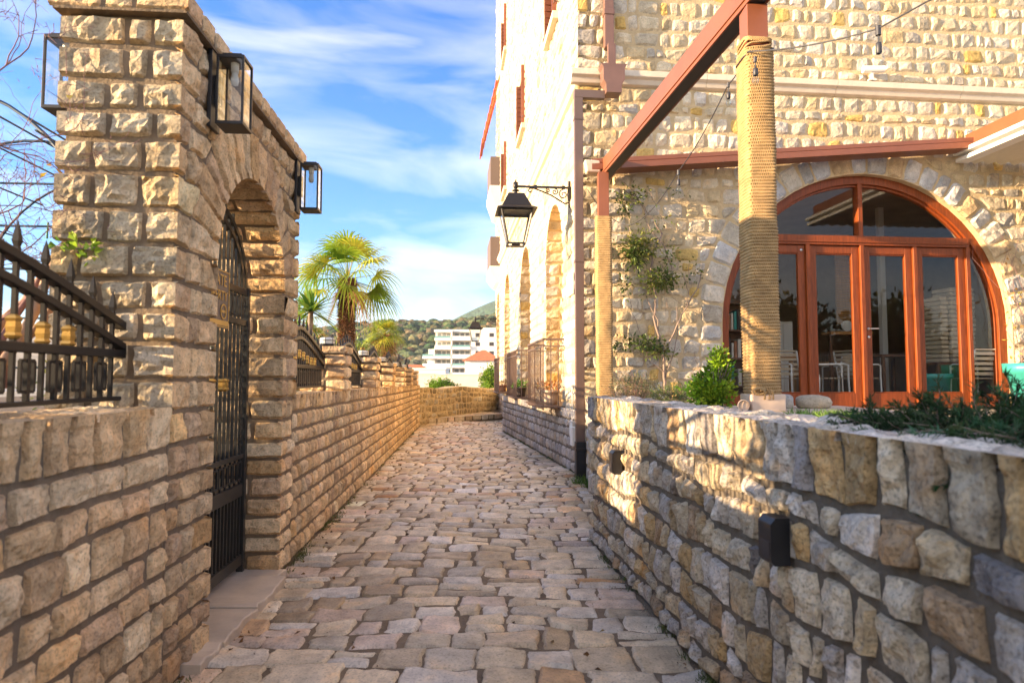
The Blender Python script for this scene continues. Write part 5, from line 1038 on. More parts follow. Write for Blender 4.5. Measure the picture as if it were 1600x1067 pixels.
# grass and weeds
def tufts(name, lb, pts, n, hgt, cols, at_=(0, 0, 0), spread=.03, w_=.003):
    m = len(pts) * n; c = np.repeat(np.array(pts), n, 0); P0 = c + rng.normal(size=(m, 3)) * (spread, spread, 0); d = rng.normal(size=(m, 3)) * (.45, .45, 0) + (0, 0, 1); L = rng.uniform(.4, 1, m)[:, None] * hgt; P = np.stack([P0, P0 + d * L * .5, P0 + d * L * .95 + (0, 0, -.15) * L * np.abs(d[:, :1])], 1)
    s = np.cross(d, rng.normal(size=(m, 3))); s /= np.linalg.norm(s, axis=1)[:, None]; mb = MB(); mb.strips(P, s, np.array([w_, w_ * .8, w_ * .1]), 0, vary(rng, m, cols)); return solo(mb, name, M['grass'], lb, 'grass', at=at_, kind='stuff')
GC = ((.14, .28, .03), (.20, .34, .05), (.09, .18, .02))
pts = [(1.166 - .0924 * y + .38 + a, y, 1.09) for y, a in zip(rng.uniform(2.3, 3.5, 46), rng.uniform(0, .35, 46))] + [(1.62 + rng.uniform(0, .3), 3.55 + rng.uniform(0, .3), 1.1) for _ in range(14)]
tufts('grass', 'fresh green grass tufts growing behind the rubble wall', pts, 45, .085, GC, (1.4, 2.8, 1.1))
pts = [(rng.uniform(1.15, 1.9), rng.uniform(5.6, 6.9), 1.0) for _ in range(50)]; tufts('ground_cover', 'green ground cover plants along the planting bed', pts, 40, .10, GC + ((.2, .22, .08),), (1.5, 6.2, 1.0), .05, .004)
pts = [(pathL(y) + .03 + abs(rng.normal()) * .03, y, .005) for y in np.concatenate([rng.uniform(4.5, 6.5, 30), rng.uniform(5, 16, 50), rng.uniform(1.8, 3.0, 12)])] + [(pathR(y) - .03, y, .005) for y in np.concatenate([rng.uniform(2.2, 8.6, 55), rng.uniform(8.8, 16, 45)])]
tufts('weeds', 'small weeds and moss along both foots of the lane walls', pts, 16, .045, ((.10, .15, .03), (.16, .17, .05), (.07, .09, .02)), (0, 6, 0), .02, .002)
tufts('weed_tuft', 'leafy weed tuft at the foot of the downpipe', [(.90, 8.35, 0), (.86, 8.2, 0), (.93, 7.9, 0)], 60, .13, ((.07, .14, .02), (.12, .2, .04)), (.9, 8.2, 0), .04, .005)
# grit gathered in the joints and at the wall feet
m = 5200; y = rng.uniform(1.6, 14, m) ** 1.0; side = rng.random(m); x = np.where(side < .38, np.vectorize(pathL)(y) + .02 + np.abs(rng.normal(0, .07, m)), np.where(side < .76, np.vectorize(pathR)(y) - .02 - np.abs(rng.normal(0, .06, m)), rng.uniform(-1.4, .8, m)))
OV = np.array([(1, 0, 0), (-1, 0, 0), (0, 1, 0), (0, -1, 0), (0, 0, 1), (0, 0, -1)], float); OF = np.array([(0, 2, 4), (2, 1, 4), (1, 3, 4), (3, 0, 4), (2, 0, 5), (1, 2, 5), (3, 1, 5), (0, 3, 5)])
sz = rng.uniform(.0015, .0055, m)[:, None, None] * rng.uniform(.6, 1.4, (m, 6, 1)); V = OV[None] * sz + np.stack([x, y, np.full(m, .008) + und(x, y)], 1)[:, None]; mb = MB(); mb.add(V.reshape(-1, 3), (OF[None] + (np.arange(m) * 6)[:, None, None]).reshape(-1, 3), 0, np.repeat(vary(rng, m, ((.3, .24, .16), (.16, .12, .08), (.45, .38, .28))), 6, 0)); solo(mb, 'grit', M['fibre'], 'fine grit and pebbles along the lane edges', 'grit', at=(0, 5, .01), kind='stuff')
# fallen leaves
n = 130; y = rng.uniform(2.2, 12, n); x = np.where(rng.random(n) < .6, pathL(y) + np.abs(rng.normal(0, .18, n)), rng.uniform(-1, .6, n)); mb = MB(); mb.leaves(np.stack([x, y, np.full(n, .024)], 1), rng.normal(size=(n, 3)) * (1, 1, .15), .035, .022, rng, 0, vary(rng, n, ((.2, .11, .04), (.10, .06, .03), (.3, .2, .06)))); solo(mb, 'fallen_leaves', M['petal'], 'dry brown leaves fallen along the lane', 'leaves', at=(0, 5, .02), kind='stuff')
# little plant on the gate pillar
r = thing('wall_weed', 'tiny yellow green plant sprouting from the gate pillar face', 'plant', (2.76, .36, 1.9), 'L'); mb = MB(); mb.tube([(2.79, .34, 1.90), (2.74, .30, 1.905), (2.73, .26, 1.90)], .003, 5); mb.tube([(2.79, .34, 1.90), (2.74, .40, 1.905)], .003, 5); mb.build('stem', M['bark'], r)
mb = MB(); blob(rng, (2.73, .36, 1.895), (.02, .06, .035), 26, 8, .5, (.03, .05), .8, ((.30, .42, .03), (.42, .46, .05)), mb=mb); mb.build('foliage', M['leaf'], r)

# ---- pots and small things
def flowerpot(p, k, name_label, pot_m, cols, frame='B', scale=1.0, n=160, L=(.04, .08)):
    r = thing('potted_plant', name_label, 'potted plant', p, frame, 'pots in the window cages'); mb = MB(); s_ = scale
    mb.lathe([(0, 0), (.10 * s_, 0), (.115 * s_, .10 * s_), (.13 * s_, .17 * s_), (.145 * s_, .175 * s_), (.145 * s_, .21 * s_), (.128 * s_, .21 * s_), (.12 * s_, .18 * s_), (0, .18 * s_)], p, 18); mb.build('pot', pot_m, r)
    mb = MB(); blob(rng, (p[0], p[1], p[2] + .26 * s_), (.16 * s_, .18 * s_, .08 * s_), n, 16, .35, L, .45, cols, mb=mb, shell=.3); mb.build('foliage', M['petal'], r)
flowerpot((-.15, 1.75, .918), 0, 'terracotta pot of dried orange plants in the nearest window cage', M['clay'], ((.45, .2, .07), (.5, .28, .1)), scale=1.1)
flowerpot((-.17, 6.0, .918), 1, 'dark pot with a fresh green plant in the second window cage', M['darkpot'], ((.10, .24, .03), (.16, .3, .05)), n=220)
flowerpot((-.16, 11.3, .918), 2, 'brown pot with dry stalks in the farthest window cage', M['terra'], ((.25, .15, .08),), n=90)
r = thing('plant_pot', 'large teal flower pot standing at the right edge of the arch', 'pot', (6.27, -.42, TZ), 'B'); mb = MB(); c = (6.27, -.42, TZ); mb.lathe([(0, 0), (.17, 0), (.25, .52), (.29, .53), (.30, .66), (.27, .66), (.25, .56), (0, .54)], c, 28); mb.build('pot', M['teal'], r); mb = MB(); mb.lathe([(0, .575), (.26, .57)], c, 20); mb.build('soil', M['soil'], r)
r = thing('clay_cup', 'pale clay cup lying on its side beside the post base', 'cup', (1.60, 4.50, 1.117)); mb = MB(); mb.tube([(1.60, 4.44, 1.158), (1.625, 4.53, 1.158)], [.040, .034], 16, cap=False); mb.tube([(1.604, 4.455, 1.158), (1.625, 4.53, 1.158)], [.033, .026], 16); mb.tube([(1.60 + .038 * math.cos(a), 4.44, 1.158 + .038 * math.sin(a)) for a in np.linspace(0, 6.28, 18)], .0045, 6); mb.build('cup_body', M['clay'], r)
def rock_obj(p, s_, seed, name, lb, m='fstone', c=(.5, .42, .3)):
    rg_ = np.random.default_rng(seed); import bmesh; bm = bmesh.new(); bmesh.ops.create_icosphere(bm, subdivisions=3, radius=1); V = np.array([v.co[:] for v in bm.verts]); F = [[v.index for v in f.verts] for f in bm.faces]; bm.free()
    V = np.sign(V) * np.abs(V) ** .65; V = V * (1 + .14 * fbm(V * 1.6, 3, seed)[:, None]); mb = MB(); mb.add(V * np.array(s_) + np.array(p) + (0, 0, s_[2] * .85), F, 0, c, True); return solo(mb, name, M[m], lb, 'stone', at=p)
rock_obj((2.32, 4.95, 1.115), (.13, .08, .055), 4, 'loose_stone', 'rough pale stone block lying right of the post base')
rock_obj((2.10, 4.98, 1.115), (.07, .08, .06), 5, 'loose_stone', 'smaller grey stone block between the post base and the longer stone', c=(.42, .4, .36))

# ================================================================== LEFT GARDEN
mb = MB(); mb.prism([(fpt('L', (s_, t_, 0)).x, fpt('L', (s_, t_, 0)).y) for s_, t_ in ((-3, .44), (19, .44), (19, 9), (-3, 9))], -.05, .92, 0, axes=(0, 1, 2)); solo(mb, 'garden_ground', M['soil'], 'raised garden soil behind the lane wall', 'ground', kind='structure')
rng = np.random.default_rng(101)
# bare climbing tree
r = thing('bare_tree', 'bare winding tree with purple brown twigs behind the spear fence', 'tree', (3.0, .95, .92), 'L'); mb = MB(); mb2 = MB(); tips = []
for p, d, L, rad, dep in (((2.95, .95, 1.2), (.0, -.15, 1), .75, .020, 5), ((2.85, 1.1, 1.1), (-.1, .1, 1), .8, .020, 5), ((3.05, .85, 1.3), (.0, -.2, 1), .7, .016, 5), ((3.1, 1.2, 1.0), (.0, .2, 1), .9, .018, 5), ((2.75, 1.0, 1.3), (-.1, .0, 1), .7, .015, 5)):
    grow(rng, mb2, p, d, L, rad, dep, tips, bend=.4, split=(1, 2), spread=.8, upb=.02, shrink=.7)
for k in range(4):
    P = [(2.8 + .1 * k, .9 + .05 * k, .95)]; d = np.array([.02, -.3 - .05 * k, 1.0])
    for i in range(10): d = d + rng.normal(size=3) * .18; d /= np.linalg.norm(d); P.append(tuple(np.array(P[-1]) + d * .13))
    mb.tube(P, np.linspace(.028, .016, 11), 8)
mb.build('trunk', M['tanbark'], r)
Ps = [p for p, d in tips]
for p, d in tips:
    for _ in range(4):
        q = p - d * rng.uniform(0, .25); e = q + rng.normal(size=3) * .03; mb2.tube([q, e], [.0018, .0008], 3, cap=False)
mb2.build('branches', M['twig'], r); mb3 = MB(); n = 40; k = rng.integers(len(Ps), size=n); mb3.leaves(np.array(Ps)[k], rng.normal(size=(n, 3)), .045, .025, rng, 0, vary(rng, n, ((.42, .34, .05), (.2, .1, .04), (.3, .22, .04)))); mb3.build('foliage', M['petal'], r)
# wire garden arch
r = thing('wire_arch', 'dark blue green wire garden arch with horizontal wires behind the fence', 'garden arch', (3.6, 1.3, .92), 'L')
for s_ in (3.3, 4.1, 4.9):
    mb = MB(); mb.tube([(s_, 1.25 - .85 * math.cos(a) + .2, 1.9 + .95 * math.sin(a)) for a in np.linspace(0, math.pi, 24)], .009, 6); mb.tube([(s_, .6, .92), (s_, .6, 1.9)], .009, 6); mb.tube([(s_, 2.3, .92), (s_, 2.3, 1.9)], .009, 6); mb.build('hoop', M['wire'], r)
for k, a in enumerate(np.linspace(.1, 2.9, 9)):
    t_, z_ = 1.45 - .85 * math.cos(a), 1.9 + .95 * math.sin(a); mb = MB(); mb.tube([(3.2, t_, z_), (5.0, t_, z_)], .006, 6); mb.build('wire', M['wire'], r)
for z_ in (1.15, 1.4, 1.65, 1.9, 2.12, 2.34):
    mb = MB(); mb.tube([(3.3, .6, z_), (3.3, 2.3, z_)], .006, 6); mb.build('wire', M['wire'], r)
mb = MB()
for k in range(14): c = np.array((3.3, rng.uniform(.6, 2.3), rng.choice([1.4, 1.65, 1.9, 2.12, 2.34]))); mb.tube([c + (0, 0, .02), c, c + rng.normal(size=3) * .03 - (0, 0, .03)], .005, 5)
mb.build('tie', M['tie'], r)
def bush(at_, rr, n, cols, lb, name='bush', frame=None, L=(.04, .07), W_=.4, clumps=80, mname='leaf', cat='bush', stem=True, sig=.2):
    r = thing(name, lb, cat, at_, frame); mb = MB(); c = np.array(at_, float)
    for k in range(8): a = rng.uniform(0, 6.28); mb.tube([c, c + (rr[0] * .3 * math.cos(a), rr[1] * .3 * math.sin(a), rr[2] * .7), c + (rr[0] * .7 * math.cos(a), rr[1] * .7 * math.sin(a), rr[2] * 1.3)], [.02, .012, .004], 5, cap=False)
    mb.build('stem', M['bark'], r); mb = MB(); blob(rng, c + (0, 0, rr[2]), rr, n, clumps, sig, L, W_, cols, mb=mb, shell=.55); mb.build('foliage', M[mname], r); return r
OL = ((.10, .13, .06), (.14, .17, .08), (.07, .10, .04), (.20, .22, .12))
bush((3.9, 2.3, .92), (.5, .6, .6), 3500, OL, 'grey green olive bush behind the near spear fence', 'olive_bush', 'L', (.04, .07), .22)
bush((2.2, 2.6, .92), (.8, .7, .45), 3500, ((.05, .10, .03), (.09, .14, .04), (.18, .12, .05)), 'low dark green bush seen through the near spear fence', 'bush', 'L', (.04, .07), .4)
bush((.65, 1.35, .92), (.75, .65, .85), 9000, OL, 'big added hedge bush outside the left picture edge, shading the near right wall', 'added_hedge_bush', 'L', (.07, .13), .5, 220)  # this and the next bush are unseen, added to keep sun off the right wall
bush((-.9, 1.2, .92), (.9, .7, .95), 9000, OL, 'second added hedge bush behind the camera side of the fence, shading the right wall', 'added_hedge_bush', 'L', (.07, .13), .5, 220)
bush((5.6, 1.4, .92), (.7, .6, .38), 2500, ((.09, .13, .04), (.16, .18, .07)), 'low garden bush seen through the gate bars', 'bush', 'L')
bush((8.6, 1.5, .92), (1.2, .5, .45), 3500, ((.14, .15, .06), (.2, .14, .07), (.1, .14, .04)), 'mixed brown green bush behind the first pillars', 'bush', 'L', (.04, .08), .4)
# palms
def fan_palm(at_, H_, R_l, n_fans, seed, lb, trunk_r=.14, lean=(0, 0), cols=((.32, .42, .035), (.44, .50, .07), (.20, .30, .025)), dead=8, blade=.6):
    rg_ = np.random.default_rng(seed); r = thing('palm_tree', lb, 'palm', at_, None, 'fan palms in the garden'); c = np.array(at_, float); top = c + (lean[0], lean[1], H_)
    mb = MB(); n = 26; Z = np.linspace(0, 1, n); P = [c + (top - c) * z + (0, 0, 0) for z in Z]; rad = trunk_r * (.72 + .38 * Z + .08 * np.sin(Z * 60)); mb.tube(P, rad, 16, c=(.16, .09, .05))
    m = int(3000 * H_); z = rg_.random(m) ** .7; a = rg_.uniform(0, 6.28, m); rr = trunk_r * (.8 + .3 * z) * rg_.uniform(.85, 1.3, m); Q = c + (top - c) * z[:, None] + np.stack([rr * np.cos(a), rr * np.sin(a), 0 * a], 1); D = np.stack([np.cos(a) * .6, np.sin(a) * .6, rg_.uniform(-1.1, .5, m)], 1)
    mb.leaves(Q, D, rg_.uniform(.05, .14, m), .018, rg_, 0, vary(rg_, m, ((.26, .13, .07), (.18, .09, .05), (.35, .2, .1), (.12, .07, .04)), .3)); mb.build('trunk', M['fibre'], r)
    mb = MB()
    for k in range(n_fans + dead):
        is_dead = k >= n_fans; f = k / n_fans; az = k * 2.39996 + rg_.uniform(-.3, .3); el = (1.4 - 1.75 * f + rg_.uniform(-.12, .12)) if not is_dead else rg_.uniform(-1.2, -.75)
        d = np.array([math.cos(az) * math.cos(el), math.sin(az) * math.cos(el), math.sin(el)]); pl_n = 5; L = R_l * (1 - blade) * rg_.uniform(.85, 1.15) * (1 if not is_dead else .5); P = [top + (0, 0, -.03) + d * L * t + np.array([0, 0, -.10 * L]) * t * t for t in np.linspace(0, 1, pl_n)]
        cc = vary(rg_, 1, cols, .12)[0] if not is_dead else np.array((.30, .18, .08)) * rg_.uniform(.7, 1.1); mb.tube(P, np.linspace(.011, .006, pl_n), 5, 0, cc * np.array([1.1, .9, .8]), cap=False)
        hub = P[-1]; dd = P[-1] - P[-2]; dd /= np.linalg.norm(dd); side = np.cross(dd, (0, 0, 1.)); side /= np.linalg.norm(side) + 1e-6; nr = np.cross(side, dd); nr /= np.linalg.norm(nr); q = rg_.uniform(-.5, .5); side, nr = side * math.cos(q) + nr * math.sin(q), nr * math.cos(q) - side * math.sin(q)
        ns = 20; A = np.linspace(-1.6, 1.6, ns); B = R_l * blade * rg_.uniform(.9, 1.1) * (.72 + .28 * np.cos(A * .75)); dirs = np.cos(A)[:, None] * dd + np.sin(A)[:, None] * side + nr * .14 * np.abs(A)[:, None]; dirs /= np.linalg.norm(dirs, axis=1)[:, None]
        T = np.linspace(0, 1, 5); dr = (.38 + .30 * max(0, math.cos(el))) * rg_.uniform(.7, 1.2); PP = hub + dirs[:, None] * (B[:, None, None] * T[None, :, None]) + np.array([0, 0, -1.]) * (dr * B[:, None, None] * (T ** 2.6)[None, :, None]) + rg_.normal(size=(ns, 1, 3)) * .015 * T[None, :, None]
        sv = np.cross(dirs, nr); sv /= np.linalg.norm(sv, axis=1)[:, None]; mb.strips(PP, sv, np.array([.006, .013, .013, .008, .001]) * (R_l / 1.0), 0, np.clip(cc * (1 + rg_.normal(0, .12, (ns, 1))), .01, .9))
    mb.build('fronds', M['leaf'], r); return r
fan_palm((-3.80, 14.6, .9), 2.72, 1.5, 25, 7, 'tallest fan palm with a shaggy brown trunk behind the lane fence', .11, (.02, 0), dead=2, blade=.52)
fan_palm((-3.9, 19.5, .9), 1.75, .85, 24, 9, 'smaller yellow green fan palm beyond the tall one', .13, cols=((.28, .34, .04), (.38, .40, .05), (.18, .25, .03)))
fan_palm((-5.2, 15.2, .9), 1.7, 1.0, 16, 12, 'fan palm half hidden behind the gate wall end, left of the tall one', .14)
# yucca
r = thing('yucca', 'spiky green yucca rosette behind the fence next to the gate wall', 'yucca', (-3.05, 9.6, .92)); c = np.array((-3.05, 9.6, .92)); mb = MB(); mb.tube([c, c + (0, 0, .9), c + (.02, 0, 1.42)], [.05, .045, .04], 8); mb.build('trunk', M['bark'], r)
n = 90; el = rng.uniform(-.35, 1.5, n); az = rng.uniform(0, 6.28, n); D = np.stack([np.cos(az) * np.cos(el), np.sin(az) * np.cos(el), np.sin(el)], 1); T = np.linspace(0, 1, 5); P = (c + (.02, 0, 1.42)) + D[:, None] * (rng.uniform(.45, .62, n)[:, None, None] * T[None, :, None]) + np.array([0, 0, -.16]) * (T ** 2)[None, :, None]; s_ = np.cross(D, (0, 0, 1.)); s_ /= np.linalg.norm(s_, axis=1)[:, None]
mb = MB(); mb.strips(P, s_, np.array([.018, .026, .022, .014, .001]), 0, vary(rng, n, ((.16, .28, .03), (.26, .38, .05), (.10, .20, .03)))); mb.build('foliage', M['leaf'], r)
# orange brown bush and bare shrubs between the palms
bush((-4.05, 16.5, .92), (.75, .7, .52), 3800, ((.42, .17, .05), (.50, .26, .08), (.30, .11, .04), (.5, .33, .1)), 'round orange brown autumn bush under the palms', 'autumn_bush', None, (.06, .11), .6, 90)
bush((-4.6, 18.3, .92), (.9, .7, .75), 3000, ((.14, .20, .04), (.2, .26, .05)), 'yellow green bush behind the autumn bush', 'bush', None, (.07, .12), .5)
for i, (x, y, lb) in enumerate(((-3.6, 11.4, 'bare brown shrub between the yucca and the tall palm'), (-4.2, 14.0, 'bare purple shrub left of the tall palm trunk'), (-3.45, 16.0, 'bare twiggy shrub right of the tall palm trunk'))):
    r = thing('bare_shrub', lb, 'shrub', (x, y, .92)); mb = MB(); tips = []
    for k in range(5): grow(rng, mb, (x, y, .92), rng.normal(size=3) * (.4, .4, 0) + (0, 0, 1), .55, .012, 3, tips, bend=.35, split=(1, 2), spread=.55, upb=.05, shrink=.7, sides=4)
    mb.build('branches', M['twig'], r); Ps = np.array([p for p, d in tips]); n = 500; k = rng.integers(len(Ps), size=n); mb = MB(); mb.leaves(Ps[k] + rng.normal(size=(n, 3)) * .10, rng.normal(size=(n, 3)), .05, .022, rng, 0, vary(rng, n, ((.3, .2, .07), (.2, .22, .06), (.32, .14, .07)))); mb.build('foliage', M['petal'], r)

# ================================================================== FAR END OF THE LANE
rng = np.random.default_rng(202)
A = np.array([-2.72, 18.1]); B = np.array([.35, 26.0]); L = np.linalg.norm(B - A); w2 = (B - A) / L; n2 = np.array([w2[1], -w2[0]])
mb = MB(); V = []
X = np.linspace(0, L, 30); top = lambda x: 1.06 + .02 * np.sin(x * 3) + .07 * np.exp(-((x - 3.4) / .9) ** 2) - .018 * x
V = []
for x in X:
    p = A + w2 * x; q = p - n2 * .4; V += [(p[0], p[1], -.05), (q[0], q[1], -.05), (q[0], q[1], top(x)), (p[0], p[1], top(x))]
F = [(i * 4 + j, i * 4 + (j + 1) % 4, i * 4 + 4 + (j + 1) % 4, i * 4 + 4 + j) for i in range(29) for j in range(4)]; mb.add(V, F, 1); mb.add(V[:4], [(0, 1, 2, 3)], 1)
wf = lambda u, z, h: S3(A[0] + w2[0] * u + n2[0] * h, A[1] + w2[1] * u + n2[1] * h, z * top(u) / 1.06)
Q, F = layout(rng, 0, L - .1, zrows(rng, 0, 1.06, .17, .3), .27, gap=.03, jit=.5, wob=.02, ujit=.03)
lay(mb, None, Q, wf, rng, ([(.42, .32, .17), (.48, .38, .22), (.38, .29, .16), (.52, .45, .33)], [3, 3, 2, 1]), h=.02, bev=.02, rnd=.25, facet=.6, noise=.7, jit=.02)
solo(mb, 'end_wall', [M['rstone'], M['fmortar']], 'weathered golden rubble wall closing the far end of the lane', 'wall', at=(-1.2, 22, 0))
mb = MB(); S0, S1 = np.array([-2.50, 18.75]), np.array([-.30, 21.3]); ln = np.linalg.norm(S1 - S0); w3 = (S1 - S0) / ln; n3 = np.array([w3[1], -w3[0]])
mb.prism([tuple(S0), tuple(S1), (.35, 21.6), (.2, 26.0), (-2.5, 18.9)], -.02, .148, 1, axes=(0, 1, 2))
Q, F = layout(rng, 0, ln, [0, .15], .38, gap=.012, flagT=True); lay(mb, None, Q, lambda u, z, h: S3(S0[0] + w3[0] * u + n3[0] * h, S0[1] + w3[1] * u + n3[1] * h, z), rng, PC, flags=F, h=.012, bev=.01, rnd=.1)
Q, F = layout(rng, -.2, ln + .4, [0, .22, .45, .7, .95, 1.25, 1.6], .3, gap=.014); F = F & False; lay(mb, None, Q, lambda u, z, h: S3(S0[0] + w3[0] * u - n3[0] * z, S0[1] + w3[1] * u - n3[1] * z, .150 + h), rng, PC, h=.01, bev=.01, rnd=.12)
props(solo(mb, 'path_step', [M['cobble'], M['pmortar']], 'low stone step across the lane end', 'step', at=(-1.4, 20, 0)), kind='structure')
# rendered retaining walls and road beyond
mb = MB(); mb.box((-16, 38, -.05), (-4.6, 38.4, .55)); solo(mb, 'retaining_wall', M['render'], 'long pale rendered wall below the apartment building', 'wall', at=(-10, 38, 0))
mb = MB(); mb.box((-13, 90, -.05), (-1, 90.6, 1.7)); mb.box((-13, 89.9, 1.7), (-1, 90.7, 1.85)); solo(mb, 'retaining_wall', M['render'], 'higher cream retaining wall right below the white apartment building', 'wall', at=(-7, 90, 0))
mb = MB(); mb.box((-25, 96, -.05), (-11.5, 96.6, 2.0)); solo(mb, 'retaining_wall', M['asphalt'], 'grey retaining wall left of the apartment building', 'wall', at=(-15, 96, 0))
def leafy_tree(at_, rr, n, cols, lb, name='tree', L=(.12, .22), clumps=60, trunk=.12, mname='leaf', cat='tree'):
    r = thing(name, lb, cat, at_); c = np.array(at_, float); mb = MB(); mb.tube([c, c + (0, 0, rr[2] * .6)], [trunk, trunk * .7], 8)
    for k in range(6): a = k * 1.05; mb.tube([c + (0, 0, rr[2] * .4), c + (rr[0] * .6 * math.cos(a), rr[1] * .6 * math.sin(a), rr[2] * 1.1)], [trunk * .5, trunk * .2], 5)
    mb.build('trunk', M['bark'], r); mb = MB(); blob(rng, c + (0, 0, rr[2] * 1.0), rr, n, clumps, .2, L, .7, cols, mb=mb, shell=.6); mb.build('crown', M[mname], r); return r
BG = ((.16, .26, .02), (.10, .19, .02), (.22, .32, .03))
leafy_tree((-3.35, 31, .2), (.72, .7, .52), 5000, BG, 'round bright green bush beyond the end wall', 'round_bush', (.06, .11), 70, .06, cat='bush')
leafy_tree((-1.35, 48, .0), (1.0, 1.0, 1.1), 2200, BG, 'green tree beside the red roofed house near the building edge', 'tree', (.14, .24))
# apartment building
ra_ = thing('apartment_building', 'white stepped apartment building with balconies below the wooded hill', 'apartment building', (-13, 180, 0))
def bxm(name, a, b, m, parent=ra_, bevel=0): mb = MB(); mb.box(a, b); return mb.build(name, M[m], parent, bevel=bevel)
Yb = 180; bxm('tower_wall', (-11.6, Yb, 0), (2, Yb + 14, 15.4), 'plaster'); bxm('wing_wall', (-21.8, Yb + 2.2, 0), (-11.6, Yb + 14, 14.2), 'plaster'); bxm('base_wall', (-23.5, Yb - 1.2, 0), (-11.6, Yb + 6, 1.6), 'render')
bxm('stair_wall', (-17.2, Yb - .4, 1.6), (-16.8, Yb + 2.2, 14.7), 'plaster'); bxm('roof_edge', (-22.0, Yb + .2, 14.2), (-11.6, Yb + 14, 14.9), 'plaster'); bxm('low_wing_wall', (-23.6, Yb + .4, 1.6), (-21.8, Yb + 10, 9.4), 'plaster')
for f in range(5):
    z = 1.8 + f * 2.55
    for x0, x1 in ((-21.8, -17.2), (-16.8, -11.7)) + (((-25.2, -21.9),) if f in (1, 2) else ()):
        mb = MB(); mb.box((x0, Yb - .6, z - .25), (x1, Yb + 2.19, z)); mb.box((x0, Yb - .6, z), (x1, Yb - .45, z + .45)); b = mb.build('balcony', M['plaster'], ra_); mb = MB(); mb.box((x0 + .1, Yb - .58, z + .45), (x1 - .1, Yb - .52, z + 1.0)); mb.build('balustrade', M['tealglass'] if (f + int(x0)) % 2 else M['plaster'], b)
        if x0 > -23:
            for q in (.12, .42, .70): xx = x0 + (x1 - x0) * q; bxm('window', (xx, Yb + 2.12, z + .1), (xx + 1.0, Yb + 2.18, z + 1.95), 'fardark')
    for xx in (-10.3, -6.4, -2.6):
        w_ = bxm('window', (xx, Yb - .06, z + .8), (xx + 1.25, Yb - .01, z + 1.9), 'dark'); 
rng = np.random.default_rng(303)
def house(x, y, w_, d_, h_, rh, lb, roof='tile', wall='plaster', z0=0, hip=False):
    r = thing('house', lb, 'house', (x, y, z0), None, 'houses below the hill'); mb = MB(); mb.box((x - w_ / 2, y, z0 - 2), (x + w_ / 2, y + d_, z0 + h_)); mb.prism([(x - w_ / 2, z0 + h_), (x + w_ / 2, z0 + h_), (x, z0 + h_ + rh * .96)], y + .02, y + d_ - .02, 0, axes=(0, 2, 1)) if roof == 'tile_gable' else None; mb.build('wall', M[wall], r)
    mb = MB(); e = .5
    if roof == 'tile_gable': 
        for sg in (-1, 1): V = [(x, y - e, z0 + h_ + rh), (x, y + d_ + e, z0 + h_ + rh), (x + sg * (w_ / 2 + e), y + d_ + e, z0 + h_ - .1), (x + sg * (w_ / 2 + e), y - e, z0 + h_ - .1)]; V2 = [(a, b, c + .25) for a, b, c in V]; mb.add(V + V2, [(0, 1, 2, 3), (7, 6, 5, 4), (0, 3, 7, 4), (1, 5, 6, 2), (2, 6, 7, 3)])
        mb.build('roof', M['tile'], r)
    elif roof == 'tile':
        V = [(x - w_ / 2 - e, y - e, z0 + h_), (x + w_ / 2 + e, y - e, z0 + h_), (x + w_ / 2 + e, y + d_ + e, z0 + h_), (x - w_ / 2 - e, y + d_ + e, z0 + h_), (x - w_ / 2 + d_ * .35, y + d_ / 2, z0 + h_ + rh), (x + w_ / 2 - d_ * .35, y + d_ / 2, z0 + h_ + rh)]; mb.add(V, [(0, 1, 5, 4), (2, 3, 4, 5), (0, 3, 2, 1)]); mb.add(V, [(1, 2, 5), (3, 0, 4)]); mb.build('roof', M['tile'], r)
    else: mb.box((x - w_ / 2 - .2, y - .2, z0 + h_), (x + w_ / 2 + .2, y + d_ + .2, z0 + h_ + .3)); mb.build('roof', M['plaster'], r)
    nwin = max(1, int(w_ / 3))
    for k in range(nwin):
        for zf in np.arange(z0 + .9, z0 + h_ - 1.2, 2.7): mb = MB(); xx = x - w_ / 2 + w_ * (k + .5) / nwin; mb.box((xx - .5, y - .05, zf), (xx + .5, y - .01, zf + 1.2)); mb.build('window', M['dark'], r)
    return r
house(-24.5, 150, 11, 9, 2.6, 1.9, 'low house with a broad red tiled roof below the forest', 'tile')
house(-17.3, 130, 7.5, 8, 3.0, 1.4, 'white gabled house right of the red roofed low house', 'gable_none', 'plaster')
house(-4.6, 100, 5.5, 7, 4.0, 1.8, 'small house with a red gabled roof at the foot of the apartment building', 'tile')
house(-27, 215, 9, 8, 5.0, 1.2, 'pale house half hidden behind the pillars at the hill foot', 'flat')
house(-33, 230, 10, 8, 4.5, 1.5, 'farther white house at the left hill foot', 'tile')
house(-38.5, 190, 9, 8, 3.2, 1.3, 'white house seen through the palm leaves', 'tile')
house(-23.5, 200, 6, 8, 6.5, 1.2, 'narrow cream house beside the stepped apartment building', 'flat')
# forest on the hill
import bmesh
bm = bmesh.new(); bmesh.ops.create_icosphere(bm, subdivisions=2, radius=1); IV = np.array([v.co[:] for v in bm.verts]); IF = np.array([[v.index for v in f.verts] for f in bm.faces]); bm.free()
mb = MB(); n = 3000; y = rng.uniform(222, 560, n); x = rng.uniform(-.42, .06, n) * y; z = hill_h(x, y); rad = rng.uniform(1.8, 3.6, n) * (1 + (y - 220) / 900)
TC = vary(rng, n, ((.045, .075, .022), (.07, .10, .03), (.10, .10, .045), (.035, .06, .022), (.13, .13, .05), (.16, .12, .06)), .25)
for i in range(n):
    Vv = IV * (1 + .32 * fbm(IV * 1.7 + i * 3.1, 2, 5)[:, None]) * rad[i] * (1, 1, .85); mb.add(Vv + (x[i], y[i], z[i] + rad[i] * .35), IF, 0, TC[i] * (1 + .25 * vn(IV * 3 + i, 3)[:, None]), False)
